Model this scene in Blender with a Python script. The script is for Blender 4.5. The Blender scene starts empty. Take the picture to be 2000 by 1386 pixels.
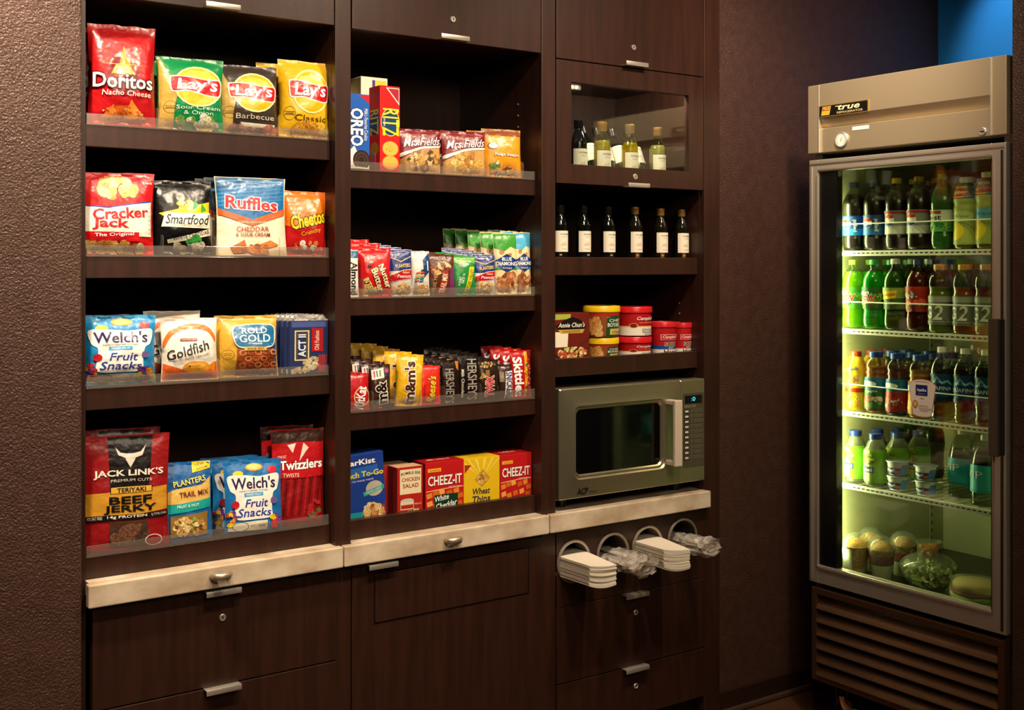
import bpy, bmesh, math, random
from math import sin, cos, pi, radians, sqrt
from mathutils import Vector, noise
from mathutils.geometry import tessellate_polygon

sc = bpy.context.scene
col = sc.collection
TH, FPX, HZ = radians(35), 2280.0, 520.0
CAM = (0.0, -2.642, 1.43)

# ---------------------------------------------------------------- camera
cd = bpy.data.cameras.new('camera')
cam = bpy.data.objects.new('camera', cd)
col.objects.link(cam)
cam.location = CAM
cam.rotation_euler = (radians(90), 0, -TH)
cd.sensor_width = 36
cd.lens = FPX / 2000 * 36
cd.shift_y = (HZ - 693) / 2000
cd.clip_start = 0.05
sc.camera = cam

# ---------------------------------------------------------------- world, exposure, lamps
wd = bpy.data.worlds.new('world')
sc.world = wd
wd.use_nodes = True
wd.node_tree.nodes['Background'].inputs[0].default_value = (1.0, 0.85, 0.7, 1)
wd.node_tree.nodes['Background'].inputs[1].default_value = 0.03
sc.view_settings.view_transform = 'Standard'
sc.view_settings.look = 'None'
sc.view_settings.gamma = 1
sc.view_settings.exposure = 0.6
sc.view_settings.use_curve_mapping = False
sc.cycles.use_denoising = True
sc.cycles.max_bounces = 8
sc.cycles.transparent_max_bounces = 32
sc.cycles.sample_clamp_indirect = 6
sc.cycles.caustics_reflective = False
sc.cycles.caustics_refractive = False

WARM = (1.0, 0.80, 0.58)


def spot(name, loc, target, watts, deg, blend=0.6, size=0.05, color=WARM):
    l = bpy.data.lights.new(name, 'SPOT')
    l.energy = watts
    l.spot_size = radians(deg)
    l.spot_blend = blend
    l.shadow_soft_size = size
    l.color = color
    o = bpy.data.objects.new(name, l)
    col.objects.link(o)
    o.location = loc
    o.rotation_euler = (Vector(target) - Vector(loc)).to_track_quat('-Z', 'Y').to_euler()
    return o


def area(name, loc, target, watts, sx, sy, color=WARM):
    l = bpy.data.lights.new(name, 'AREA')
    l.shape = 'RECTANGLE'
    l.size, l.size_y = sx, sy
    l.energy = watts
    l.color = color
    o = bpy.data.objects.new(name, l)
    col.objects.link(o)
    o.location = loc
    o.rotation_euler = (Vector(target) - Vector(loc)).to_track_quat('-Z', 'Y').to_euler()
    return o


# recessed ceiling downlights in front of the cabinets, then added fill spots and an area fill
spot('downlight_wall', (0.38, -0.50, 2.72), (0.45, -0.02, 1.45), 135, 72, 1.0)
spot('downlight_snacks', (1.00, -1.15, 2.72), (1.02, 0.05, 1.30), 66, 74, 0.9)
spot('downlight_middle', (1.70, -1.15, 2.72), (1.68, 0.05, 1.35), 66, 74, 0.9)
spot('downlight_bottles', (2.30, -1.0, 2.72), (2.45, 0.05, 1.40), 62, 84, 0.9)
spot('downlight_fridge', (1.75, -0.75, 2.72), (2.85, -0.5, 2.0), 48, 46, 1.0)
spot('blue_wall_fill_spot', (3.42, -0.32, 2.72), (3.83, -0.32, 2.22), 17, 54, 0.7, color=(1.0, 0.95, 0.88))  # added spot, its cone shaped to brighten only the blue wall
spot('corner_fill_spot', (2.35, -0.75, 2.72), (3.15, 0.03, 1.75), 34, 78, 1.0)  # added fill to warm and brighten the brown wall beside the alcove
area('room_fill_light', (0.9, -2.9, 2.70), (1.3, 0.0, 1.2), 30, 1.6, 1.2)  # added soft fill from behind the camera, no fixture modelled


# ---------------------------------------------------------------- measuring: a pixel of the photo to a point on a known plane
def ray(px, py):
    a = (px - 1000) / FPX
    return a * cos(TH) + sin(TH), -a * sin(TH) + cos(TH), (HZ - py) / FPX


def W(px, py, Y=0.0):
    dx, dy, dz = ray(px, py)
    t = (Y - CAM[1]) / dy
    return dx * t, CAM[2] + dz * t


def FR(px, py, X=2.85):
    dx, dy, dz = ray(px, py)
    t = X / dx
    return CAM[1] + dy * t, CAM[2] + dz * t


# ---------------------------------------------------------------- materials
def lin(c):
    return c / 12.92 if c <= 0.04045 else ((c + 0.055) / 1.055) ** 2.4


def rgb(h):
    return tuple(lin(int(h[i:i + 2], 16) / 255) for i in (0, 2, 4)) + (1,)


MATS = {}


def bump_nodes(nt, bsdf, scale, strength, dist=0.002, detail=2.0, stretch=None, kind='NOISE'):
    tc = nt.nodes.new('ShaderNodeTexCoord')
    src = tc.outputs['Object']
    if stretch:
        mp = nt.nodes.new('ShaderNodeMapping')
        mp.inputs['Scale'].default_value = stretch
        nt.links.new(src, mp.inputs[0])
        src = mp.outputs[0]
    if kind == 'NOISE':
        tx = nt.nodes.new('ShaderNodeTexNoise')
        tx.inputs['Scale'].default_value = scale
        tx.inputs['Detail'].default_value = detail
        out = tx.outputs[0]
    else:
        tx = nt.nodes.new('ShaderNodeTexVoronoi')
        tx.feature = 'SMOOTH_F1'
        tx.inputs['Scale'].default_value = scale
        out = tx.outputs['Distance']
    nt.links.new(src, tx.inputs['Vector'])
    b = nt.nodes.new('ShaderNodeBump')
    b.inputs['Strength'].default_value = strength
    b.inputs['Distance'].default_value = dist
    nt.links.new(out, b.inputs['Height'])
    nt.links.new(b.outputs[0], bsdf.inputs['Normal'])
    return src, tx, out


def M(h, k='card'):
    """procedural material for a colour: card, film, plain, metal, brushed, clear, liquid, emit, dark_glass"""
    key = h + k
    if key in MATS:
        return MATS[key]
    m = bpy.data.materials.new(k + '_' + h)
    m.use_nodes = True
    nt = m.node_tree
    b = nt.nodes['Principled BSDF']
    c = rgb(h)
    b.inputs['Base Color'].default_value = c
    m.diffuse_color = c
    if k == 'card':
        b.inputs['Roughness'].default_value = 0.42
        b.inputs['Specular IOR Level'].default_value = 0.35
    elif k == 'matte':
        b.inputs['Roughness'].default_value = 0.8
        b.inputs['Specular IOR Level'].default_value = 0.2
    elif k == 'film':
        b.inputs['Roughness'].default_value = 0.30
        b.inputs['Specular IOR Level'].default_value = 0.55
        bump_nodes(nt, b, 30, 0.8, 0.005, 2.0)
    elif k == 'food':
        b.inputs['Roughness'].default_value = 0.38
        sr, tx, out = bump_nodes(nt, b, 260, 0.5, 0.002, 4)
        rp = nt.nodes.new('ShaderNodeValToRGB')
        rp.color_ramp.elements[0].position, rp.color_ramp.elements[1].position = 0.34, 0.66
        rp.color_ramp.elements[0].color = tuple(x * .5 for x in c[:3]) + (1,)
        rp.color_ramp.elements[1].color = tuple(min(1, x * 1.3 + .02) for x in c[:3]) + (1,)
        nt.links.new(out, rp.inputs[0])
        nt.links.new(rp.outputs[0], b.inputs['Base Color'])
    elif k == 'plain':
        b.inputs['Roughness'].default_value = 0.3
    elif k == 'metal':
        b.inputs['Metallic'].default_value = 0.75
        b.inputs['Roughness'].default_value = 0.36
    elif k == 'brushed':
        b.inputs['Metallic'].default_value = 0.7
        b.inputs['Roughness'].default_value = 0.40
        bump_nodes(nt, b, 30, 0.05, 0.001, 3, stretch=(1, 1, 30))
    elif k == 'foil2':
        b.inputs['Metallic'].default_value = 0.92
        b.inputs['Roughness'].default_value = 0.34
        bump_nodes(nt, b, 30, 0.04, 0.001, 3, stretch=(1, 1, 30))
    elif k == 'foil':
        b.inputs['Metallic'].default_value = 0.9
        b.inputs['Roughness'].default_value = 0.3
        bump_nodes(nt, b, 60, 0.8, 0.004, 3)
    elif k == 'dark_glass':
        b.inputs['Roughness'].default_value = 0.06
        b.inputs['Specular IOR Level'].default_value = 0.6
    elif k == 'emit':
        b.inputs['Base Color'].default_value = (0, 0, 0, 1)
        b.inputs['Emission Color'].default_value = c
        b.inputs['Emission Strength'].default_value = 1.0
    elif k in ('clear', 'acrylic', 'wrap', 'glass', 'liquid', 'thin', 'tub'):
        nt.nodes.remove(b)
        out = nt.nodes['Material Output']
        tr = nt.nodes.new('ShaderNodeBsdfTransparent')
        tr.inputs[0].default_value = c
        gl = nt.nodes.new('ShaderNodeBsdfGlossy')
        gl.inputs['Roughness'].default_value = {'wrap': 0.15, 'acrylic': 0.1}.get(k, 0.04)
        fr = nt.nodes.new('ShaderNodeFresnel')
        ior = {'glass': 1.5, 'wrap': 1.6, 'acrylic': 1.5}.get(k, 1.45)
        # a thin sheet reflects alike from both sides, so the far face gets the inverse index
        ge = nt.nodes.new('ShaderNodeNewGeometry')
        mr = nt.nodes.new('ShaderNodeMapRange')
        mr.inputs['To Min'].default_value = ior
        mr.inputs['To Max'].default_value = 1 / ior
        nt.links.new(ge.outputs['Backfacing'], mr.inputs['Value'])
        nt.links.new(mr.outputs[0], fr.inputs['IOR'])
        mx = nt.nodes.new('ShaderNodeMixShader')
        nt.links.new(fr.outputs[0], mx.inputs[0])
        if k in ('acrylic', 'wrap', 'liquid', 'thin', 'tub'):
            df = nt.nodes.new('ShaderNodeBsdfPrincipled')
            df.inputs['Base Color'].default_value = c if k in ('liquid', 'thin', 'tub') else (0.85, 0.82, 0.78, 1)
            df.inputs['Roughness'].default_value = 0.25
            m2 = nt.nodes.new('ShaderNodeMixShader')
            m2.inputs[0].default_value = {'acrylic': 0.06, 'wrap': 0.38, 'liquid': 0.45, 'thin': 0.3, 'tub': 0.10}[k]
            nt.links.new(tr.outputs[0], m2.inputs[1])
            nt.links.new(df.outputs[0], m2.inputs[2])
            nt.links.new(m2.outputs[0], mx.inputs[1])
        else:
            nt.links.new(tr.outputs[0], mx.inputs[1])
        if k == 'wrap':
            tc = nt.nodes.new('ShaderNodeTexCoord')
            tx = nt.nodes.new('ShaderNodeTexNoise')
            tx.inputs['Scale'].default_value = 70
            bp = nt.nodes.new('ShaderNodeBump')
            bp.inputs['Distance'].default_value = 0.004
            nt.links.new(tc.outputs['Object'], tx.inputs['Vector'])
            nt.links.new(tx.outputs[0], bp.inputs['Height'])
            nt.links.new(bp.outputs[0], gl.inputs['Normal'])
        nt.links.new(gl.outputs[0], mx.inputs[2])
        nt.links.new(mx.outputs[0], out.inputs[0])
    MATS[key] = m
    return m


def ramp_mat(name, c0, c1, scale, stretch, rough, spec=0.5, bump=None, detail=4, coat=0):
    m = bpy.data.materials.new(name)
    m.use_nodes = True
    nt = m.node_tree
    b = nt.nodes['Principled BSDF']
    tc = nt.nodes.new('ShaderNodeTexCoord')
    mp = nt.nodes.new('ShaderNodeMapping')
    mp.inputs['Scale'].default_value = stretch
    tx = nt.nodes.new('ShaderNodeTexNoise')
    tx.inputs['Scale'].default_value = scale
    tx.inputs['Detail'].default_value = detail
    rp = nt.nodes.new('ShaderNodeValToRGB')
    rp.color_ramp.elements[0].position = 0.35
    rp.color_ramp.elements[1].position = 0.65
    rp.color_ramp.elements[0].color = rgb(c0)
    rp.color_ramp.elements[1].color = rgb(c1)
    nt.links.new(tc.outputs['Object'], mp.inputs[0])
    nt.links.new(mp.outputs[0], tx.inputs['Vector'])
    nt.links.new(tx.outputs[0], rp.inputs[0])
    nt.links.new(rp.outputs[0], b.inputs['Base Color'])
    b.inputs['Roughness'].default_value = rough
    b.inputs['Specular IOR Level'].default_value = spec
    b.inputs['Coat Weight'].default_value = coat
    if bump:
        bump_nodes(nt, b, *bump)
    return m


WOOD = ramp_mat('espresso_wood', '2d1911', '381f16', 3.0, (14, 14, 1.2), 0.36, 0.5, (220, 0.12, 0.001, 2))
WALL = ramp_mat('textured_brown_wall', '432c22', '4b332a', 30, (1, 1, 1), 0.35, 0.5, (230, 0.9, 0.0035, 2.0))
MARBLE = ramp_mat('cream_stone', 'b89f82', 'e2d0b8', 11, (1, 1, 1.6), 0.28, 0.5, None, 8)
FLOOR = ramp_mat('brown_floor_tile', '4a3020', '5a3a28', 4, (1, 1, 1), 0.35, 0.5)
CEIL = M('cfc4b4', 'matte')
BLUE = M('1f78c4', 'matte')
STEEL = M('cdbb9c', 'brushed')
ALU = M('d8cfc2', 'metal')
NICKEL = M('cfc4b4', 'metal')
BLACK = M('0b0a0a', 'plain')


# ---------------------------------------------------------------- mesh building
class MB:
    def __init__(s):
        s.v, s.f, s.mi, s.mats = [], [], [], []

    def add(s, vs, fs, mat):
        if mat not in s.mats:
            s.mats.append(mat)
        k, o = s.mats.index(mat), len(s.v)
        s.v += [tuple(p) for p in vs]
        s.f += [tuple(i + o for i in f) for f in fs]
        s.mi += [k] * len(fs)
        return s

    def box(s, x0, x1, y0, y1, z0, z1, mat, b=0.0):
        x0, x1 = min(x0, x1), max(x0, x1)
        y0, y1 = min(y0, y1), max(y0, y1)
        z0, z1 = min(z0, z1), max(z0, z1)
        if b <= 0:
            vs = [(x, y, z) for x in (x0, x1) for y in (y0, y1) for z in (z0, z1)]
            fs = [(0, 1, 3, 2), (4, 6, 7, 5), (0, 4, 5, 1), (2, 3, 7, 6), (0, 2, 6, 4), (1, 5, 7, 3)]
            return s.add(vs, fs, mat)
        b = min(b, (x1 - x0) * .49, (y1 - y0) * .49, (z1 - z0) * .49)
        bm = bmesh.new()
        bmesh.ops.create_cube(bm, size=1)
        for v in bm.verts:
            v.co = ((x0 + x1) / 2 + v.co.x * (x1 - x0), (y0 + y1) / 2 + v.co.y * (y1 - y0), (z0 + z1) / 2 + v.co.z * (z1 - z0))
        bmesh.ops.bevel(bm, geom=bm.edges[:] + bm.verts[:], offset=b, segments=2, affect='EDGES', profile=0.5)
        bm.verts.index_update()
        s.add([v.co[:] for v in bm.verts], [[v.index for v in f.verts] for f in bm.faces], mat)
        bm.free()
        return s

    def tube(s, pts, r, mat, n=8, caps=True):
        pts = [Vector(p) for p in pts]
        rs = r if isinstance(r, (list, tuple)) else [r] * len(pts)
        vs, fs = [], []
        up = None
        for i, p in enumerate(pts):
            d = (pts[min(i + 1, len(pts) - 1)] - pts[max(i - 1, 0)]).normalized()
            if up is None:
                up = Vector((0, 0, 1)) if abs(d.z) < .9 else Vector((1, 0, 0))
            a = d.cross(up).normalized()
            up = a.cross(d).normalized()
            for k in range(n):
                t = 2 * pi * k / n
                vs.append(p + (a * cos(t) + up * sin(t)) * rs[i])
        for i in range(len(pts) - 1):
            for k in range(n):
                fs.append((i * n + k, i * n + (k + 1) % n, (i + 1) * n + (k + 1) % n, (i + 1) * n + k))
        if caps:
            fs.append(tuple(range(n)))
            fs.append(tuple((len(pts) - 1) * n + k for k in reversed(range(n))))
        return s.add(vs, fs, mat)

    def lathe(s, prof, mat, n=28, c=(0, 0, 0), axis='z'):
        vs, fs = [], []
        for r, z in prof:
            for k in range(n):
                t = 2 * pi * k / n
                a, b = r * cos(t), r * sin(t)
                p = (a, b, z) if axis == 'z' else ((a, -z, b) if axis == 'y' else (-z, a, b))
                vs.append((p[0] + c[0], p[1] + c[1], p[2] + c[2]))
        for i in range(len(prof) - 1):
            for k in range(n):
                fs.append((i * n + k, i * n + (k + 1) % n, (i + 1) * n + (k + 1) % n, (i + 1) * n + k))
        fs.append(tuple(reversed(range(n))))
        fs.append(tuple((len(prof) - 1) * n + k for k in range(n)))
        return s.add(vs, fs, mat)

    def mesh(s, name, smooth=False, off=(0, 0, 0)):
        me = bpy.data.meshes.new(name)
        me.from_pydata([(p[0] - off[0], p[1] - off[1], p[2] - off[2]) for p in s.v], [], s.f)
        for m in s.mats:
            me.materials.append(m)
        me.polygons.foreach_set('material_index', s.mi)
        if smooth:
            me.shade_smooth()
            me.set_sharp_from_angle(angle=radians(38 if smooth is True else smooth))
        me.update()
        return me


def tag(o, label=None, cat=None, group=None, kind=None):
    if label:
        o['label'] = label
    if cat:
        o['category'] = cat
    if group:
        o['group'] = group
    if kind:
        o['kind'] = kind
    return o


def new(name, data, parent=None, loc=(0, 0, 0), rot=(0, 0, 0)):
    o = bpy.data.objects.new(name, data)
    col.objects.link(o)
    o.parent = parent
    o.location = loc
    o.rotation_euler = rot
    return o


def wpos(o):
    p = Vector(o.location)
    while o.parent:
        o = o.parent
        p += Vector(o.location)
    return p


def thing(name, loc, label, cat, group=None, kind=None):
    return tag(new(name, None, None, loc), label, cat, group, kind)


def part(parent, name, mb, smooth=False, label=None):
    """a part given in world coordinates under an unrotated parent"""
    off = wpos(parent)
    return tag(new(name, mb.mesh(name, smooth, off), parent), label)


def solid(name, mb, label, cat, group=None, kind=None, smooth=False):
    """a one-mesh thing given in world coordinates, its origin at its base"""
    xs, ys, zs = zip(*mb.v)
    loc = ((min(xs) + max(xs)) / 2, (min(ys) + max(ys)) / 2, min(zs))
    return tag(new(name, mb.mesh(name, smooth, loc), None, loc), label, cat, group, kind)


def struct(name, mb, label, cat='wall'):
    return solid(name, mb, label, cat, kind='structure')


def copy_tree(o, parent=None):
    c = o.copy()
    col.objects.link(c)
    c.parent = parent
    for ch in list(o.children):
        copy_tree(ch, c)
    return c


def dup(o, loc, label, rz=None):
    c = copy_tree(o)
    c.location = loc
    if rz is not None:
        c.rotation_euler.z = rz
    c['label'] = label
    return c


# ---------------------------------------------------------------- printed artwork laid on a surface
TXT = {}


def text_geo(s, shear=0.0, bold=0.0):
    key = (s, shear, bold)
    if key not in TXT:
        cu = bpy.data.curves.new('lettering', 'FONT')
        cu.body = s
        cu.shear = shear
        cu.offset = bold
        cu.resolution_u = 2
        o = bpy.data.objects.new('lettering', cu)
        me = bpy.data.meshes.new_from_object(o)
        vs = [(v.co.x, v.co.y) for v in me.vertices]
        me.calc_loop_triangles()
        ts = [tuple(t.vertices) for t in me.loop_triangles]
        bpy.data.objects.remove(o)
        bpy.data.curves.remove(cu)
        bpy.data.meshes.remove(me)
        xs, ys = [p[0] for p in vs], [p[1] for p in vs]
        TXT[key] = (vs, ts, (min(xs), max(xs), min(ys), max(ys)))
    return TXT[key]


class Art:
    """flat print: shapes in (x, y) of 0..1 across and up the face, mapped by surf(x, y, eps)"""

    def __init__(s, root, surf, w, h, finish, L=None, seed=1):
        s.root, s.surf, s.w, s.h, s.k, s.L = root, surf, w, h, finish, L
        s.eps, s.mb, s.name = (0.0008 if L else 0.0002), None, None
        s.rnd = random.Random(seed)

    def part(s, name):
        s.flush()
        s.name, s.mb = name, MB()

    def flush(s):
        if s.mb and s.mb.f:
            new(s.name, s.mb.mesh(s.name, 60), s.root)
        s.mb = None

    def tris(s, pts, ts, color, step=1e-4):
        if s.mb is None:
            s.part('printed_front')
        k = s.k
        if ':' in color:
            color, k = color.split(':')
        e = s.eps
        s.eps += step * (1.35 if s.L else 0.4)
        out = []
        stack = [tuple(pts[i] for i in t) for t in ts]
        L2 = s.L * s.L if s.L else None
        while stack:
            a, b, c = stack.pop()
            if L2:
                d = [((p[0] - q[0]) * s.w) ** 2 + ((p[1] - q[1]) * s.h) ** 2 for p, q in ((a, b), (b, c), (c, a))]
                m = max(d)
                if m > L2:
                    if d[0] == m:
                        q = ((a[0] + b[0]) / 2, (a[1] + b[1]) / 2)
                        stack += [(a, q, c), (q, b, c)]
                    elif d[1] == m:
                        q = ((b[0] + c[0]) / 2, (b[1] + c[1]) / 2)
                        stack += [(a, b, q), (a, q, c)]
                    else:
                        q = ((c[0] + a[0]) / 2, (c[1] + a[1]) / 2)
                        stack += [(a, b, q), (q, b, c)]
                    continue
            out.append((a, b, c))
        idx, vs, fs = {}, [], []
        for t in out:
            f = []
            for p in t:
                key = (round(p[0], 5), round(p[1], 5))
                if key not in idx:
                    idx[key] = len(vs)
                    vs.append(s.surf(p[0], p[1], e))
                f.append(idx[key])
            if len(set(f)) == 3:
                fs.append(f)
        s.mb.add(vs, fs, M(color, k))

    def poly(s, pts, color, step=1e-4):
        if sum(pts[i - 1][0] * pts[i][1] - pts[i][0] * pts[i - 1][1] for i in range(len(pts))) < 0:
            pts = pts[::-1]
        ts = tessellate_polygon([[Vector((p[0] * s.w, p[1] * s.h, 0)) for p in pts]])
        s.tris(pts, [t if area2(pts, t) > 0 else t[::-1] for t in ts], color, step)

    def swirl(s, pts, color, n=5):
        out, m = [], len(pts)
        for i in range(m):
            p0, p1, p2, p3 = pts[i - 1], pts[i], pts[(i + 1) % m], pts[(i + 2) % m]
            for k in range(n):
                t = k / n
                out.append(tuple(min(max(.5 * (2 * p1[j] + (p2[j] - p0[j]) * t + (2 * p0[j] - 5 * p1[j] + 4 * p2[j] - p3[j]) * t * t + (3 * p1[j] - p0[j] - 3 * p2[j] + p3[j]) * t ** 3), .015), .985) for j in (0, 1)))
        s.poly(out, color)

    def rect(s, x0, y0, x1, y1, color):
        s.poly([(x0, y0), (x1, y0), (x1, y1), (x0, y1)], color)

    def ell(s, cx, cy, rx, ry, color, n=22):
        s.poly([(cx + rx * cos(2 * pi * k / n), cy + ry * sin(2 * pi * k / n)) for k in range(n)], color)

    def ring(s, cx, cy, rx, ry, color, t=.15, n=24):
        pts = []
        ts = []
        for k in range(n):
            a = 2 * pi * k / n
            pts += [(cx + rx * cos(a), cy + ry * sin(a)), (cx + rx * (1 - t) * cos(a), cy + ry * (1 - t) * sin(a))]
            i, j = 2 * k, 2 * ((k + 1) % n)
            ts += [(i, j, i + 1), (j, j + 1, i + 1)]
        s.tris(pts, ts, color)

    def blobs(s, cx, cy, rx, ry, n, size, colors, sides=9):
        n = int(n * 1.5)
        for _ in range(n):
            a, q = s.rnd.random() * 2 * pi, sqrt(s.rnd.random())
            x, y = cx + rx * q * cos(a), cy + ry * q * sin(a)
            r = size * s.rnd.uniform(.65, 1.2)
            e, ph = s.rnd.uniform(.55, 1), s.rnd.random() * 6
            pts = []
            for k in range(sides):
                t = 2 * pi * k / sides
                u, v = r * cos(t), r * e * sin(t)
                u, v = u * cos(ph) - v * sin(ph), u * sin(ph) + v * cos(ph)
                pts.append((min(max(x + u, .02), .98), min(max(y + v * s.w / s.h, .01), .99)))
            s.poly(pts, s.rnd.choice(colors) + (':food' if sides > 3 else ''), 1.5e-5)

    def text(s, t, cx, cy, w, h, color, rot=0, shear=0, bold=0, line=None, lw=.04, arch=0):
        bold *= .55
        base = text_geo(t, shear, bold)
        x0, x1, y0, y1 = base[2]
        W_, H_ = (s.w, s.h) if rot in (0, 180) or abs(rot) < 60 else (s.h, s.w)
        sx, sy = w * W_ / (x1 - x0), h * H_ / (y1 - y0)
        ca, sa = cos(radians(rot)), sin(radians(rot))
        jobs = ([(text_geo(t, shear, bold + lw), line)] if line else []) + [(base, color)]
        for g, c in jobs:
            pts = []
            for x, y in g[0]:
                u, v = (x - (x0 + x1) / 2) * sx, (y - (y0 + y1) / 2) * sy
                v -= arch * s.h * (2 * u / (w * W_)) ** 2
                pts.append((min(max(cx + (u * ca - v * sa) / s.w, .003), .997), min(max(cy + (u * sa + v * ca) / s.h, .003), .997)))
            ts = [q if area2(pts, q) > 0 else q[::-1] for q in g[1]]
            s.tris(pts, ts, c)

    def run(s, ops):
        f = {'part': s.part, 'r': s.rect, 'e': s.ell, 'p': s.poly, 't': s.text, 'b': s.blobs, 'o': s.ring, 's': s.swirl}
        for op in ops:
            kw = op[-1] if isinstance(op[-1], dict) else {}
            f[op[0]](*(op[1:-1] if kw else op[1:]), **kw)
        s.flush()


def area2(pts, t):
    a, b, c = (pts[i] for i in t)
    return (b[0] - a[0]) * (c[1] - a[1]) - (c[0] - a[0]) * (b[1] - a[1])

# ================================================================ the room
struct('floor', MB().box(-2.6, 4.0, -5.2, 0.5, -0.05, 0.0, FLOOR), 'brown floor at the foot of the cabinets and refrigerator', 'floor')
struct('ceiling', MB().box(-2.6, 4.0, -5.2, 0.5, 2.75, 2.8, CEIL), 'plain pale ceiling above the snack corner', 'ceiling')
struct('wall_left', MB().box(-2.6, 0.697, 0.0, 0.5, 0.0, 2.75, WALL, 0.004), 'brown orange-peel textured wall beside the chip shelves')
struct('wall_back', MB().box(2.652, 3.825, 0.03, 0.5, 0.0, 2.75, WALL, 0.004), 'dark brown textured wall between cabinets and refrigerator')
struct('wall_far_left', MB().box(-2.7, -2.6, -5.2, 0.5, 0.0, 2.75, WALL), 'brown side wall out of the picture to the far side')
struct('wall_behind_camera', MB().box(-2.6, 4.0, -5.3, -5.2, 0.0, 2.75, M('8a6f58', 'matte')), 'tan wall across the room from the cabinets')
struct('wall_right', MB().box(2.853, 4.0, -5.2, -0.872, 0.0, 2.75, WALL, 0.003), 'dark brown wall past the handle side of the refrigerator')
struct('wall_alcove', MB().box(3.83, 3.95, -0.872, 0.5, 0.0, 2.75, BLUE), 'bright blue wall seen above the refrigerator')
bb = MB()
bb.box(2.652, 3.83, 0.016, 0.03, 0.0, 0.075, M('2a1a14', 'plain'), 0.003)
bb.box(2.652, 3.83, 0.008, 0.022, 0.0, 0.02, M('4a372b', 'plain'), 0.006)
struct('baseboard_back', bb, 'low dark baseboard along the brown wall', 'baseboard')

# ================================================================ built-in cabinets
Y_SH = 0.028          # shelf fronts stand this far inside the face
Y_BK = 0.43
FACE = 0.0
BAYS = [(0.710, 1.311), (1.355, 1.952), (2.001, 2.582)]


def edge_pull(parent, x0, x1, z, up):
    mb = MB()
    s = 1 if up else -1
    mb.box(x0, x1, -0.020, 0.004, z - 0.0012, z + 0.0012, ALU, 0.0006)
    mb.box(x0, x1, -0.0225, -0.0195, z - 0.0012 * s, z + s * 0.0115, ALU, 0.0012)
    return part(parent, 'pull', mb, True, 'satin metal edge pull')


def lock(parent, x, z, y=-0.0):
    mb = MB()
    mb.lathe([(0.0085, -0.001), (0.0085, 0.003), (0.0072, 0.0045), (0.006, 0.0045), (0.0055, 0.0038)], M('d6d2c8', 'metal'), 20, (x, y, z), 'y')
    o = part(parent, 'lock', mb, True, 'small round chrome lock')
    k = MB()
    k.box(x - 0.0008, x + 0.0008, y - 0.0045, y - 0.003, z - 0.0035, z + 0.0035, BLACK)
    k.lathe([(0.0017, 0), (0.0017, 0.0007)], BLACK, 10, (x, y - 0.0040, z + 0.0015), 'y')
    part(o, 'keyhole', k)
    return o


def shelf_part(cab, x0, x1, zt, zb, lip=0.0, dividers=(), deck=0.0):
    mb = MB()
    mb.box(x0 + .001, x1 - .001, Y_SH, Y_SH + 0.02, zb, zt, WOOD, 0.0015)
    mb.box(x0 + .001, x1 - .001, Y_SH + 0.02, Y_BK, zt - 0.02 - deck, zt - deck, WOOD)
    sh = part(cab, 'shelf', mb)
    if lip:
        a = MB()
        a.box(x0 + 0.003, x1 - 0.006, Y_SH - 0.004, Y_SH - 0.0015, zt - 0.004, zt + lip, M('f4f0ea', 'acrylic'), 0.0005)
        part(sh, 'front_lip', a, False, 'clear acrylic front lip')
        for dx in dividers:
            d = MB()
            hh, r = 0.048, 0.012
            pts = [(Y_SH + 0.004, 0), (Y_SH + 0.004, hh - r)]
            pts += [(Y_SH + 0.004 + r - r * cos(t * pi / 8), hh - r + r * sin(t * pi / 8)) for t in range(1, 5)]
            pts += [(Y_SH + 0.30, hh), (Y_SH + 0.30, 0)]
            n = len(pts)
            vs = [(dx - 0.0009, p[0], zt + p[1]) for p in pts] + [(dx + 0.0009, p[0], zt + p[1]) for p in pts]
            fs = [tuple(range(n)), tuple(reversed(range(n, 2 * n)))] + [(i, i + n, (i + 1) % n + n, (i + 1) % n) for i in range(n)]
            d.add(vs, fs, M('f4f0ea', 'acrylic'))
            part(sh, 'divider', d, False, 'clear acrylic divider with rounded corner')
    return sh


def carcass(cab, x0, x1, left, right):
    if left < x0 - .002:
        part(cab, 'side_panel', MB().box(left, x0, 0.021, Y_BK, 0.0, 2.75, WOOD))
    part(cab, 'side_panel', MB().box(x1, right, 0.021, Y_BK, 0.0, 2.75, WOOD))
    part(cab, 'back_panel', MB().box(left, right, Y_BK, Y_BK + 0.012, 0.0, 2.75, WOOD))
    part(cab, 'bulkhead', MB().box(x0, x1, 0.024, Y_BK, 2.036, 2.056, WOOD))


# ---- chip cabinet
cab1 = thing('display_cabinet', (1.01, 0.21, 0), 'dark espresso cabinet bay stocked with bags of chips and jerky', 'cabinet', 'built-in cabinet bays')
x0, x1 = BAYS[0]
carcass(cab1, x0, x1, 0.699, 1.3545)
part(cab1, 'stile', MB().box(1.311, 1.3545, 0.0, 0.021, 0.0, 2.75, WOOD, 0.0015))
d = part(cab1, 'upper_door', MB().box(x0 + .003, x1 - .003, -0.001, 0.02, 2.031, 2.74, WOOD, 0.0015))
edge_pull(d, W(402, 14, -.02)[0], W(470, 20, -.02)[0], 2.034, True)
S1 = []
for top, bot, dv in ((1.749, 1.697, (302, 414, 536)), (1.4555, 1.4035, (312, 413, 538)), (1.161, 1.109, (292, 421, 532)), (0.786, 0.734, (315, 428, 520))):
    dvx = [W(p, 500, Y_SH + .03)[0] for p in dv]
    shelf_part(cab1, x0, x1, top, bot, 0.022, dvx)
    S1.append(top)
zg = (W(204.5, 1386)[1] + W(659.5, 1288)[1]) / 2
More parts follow.
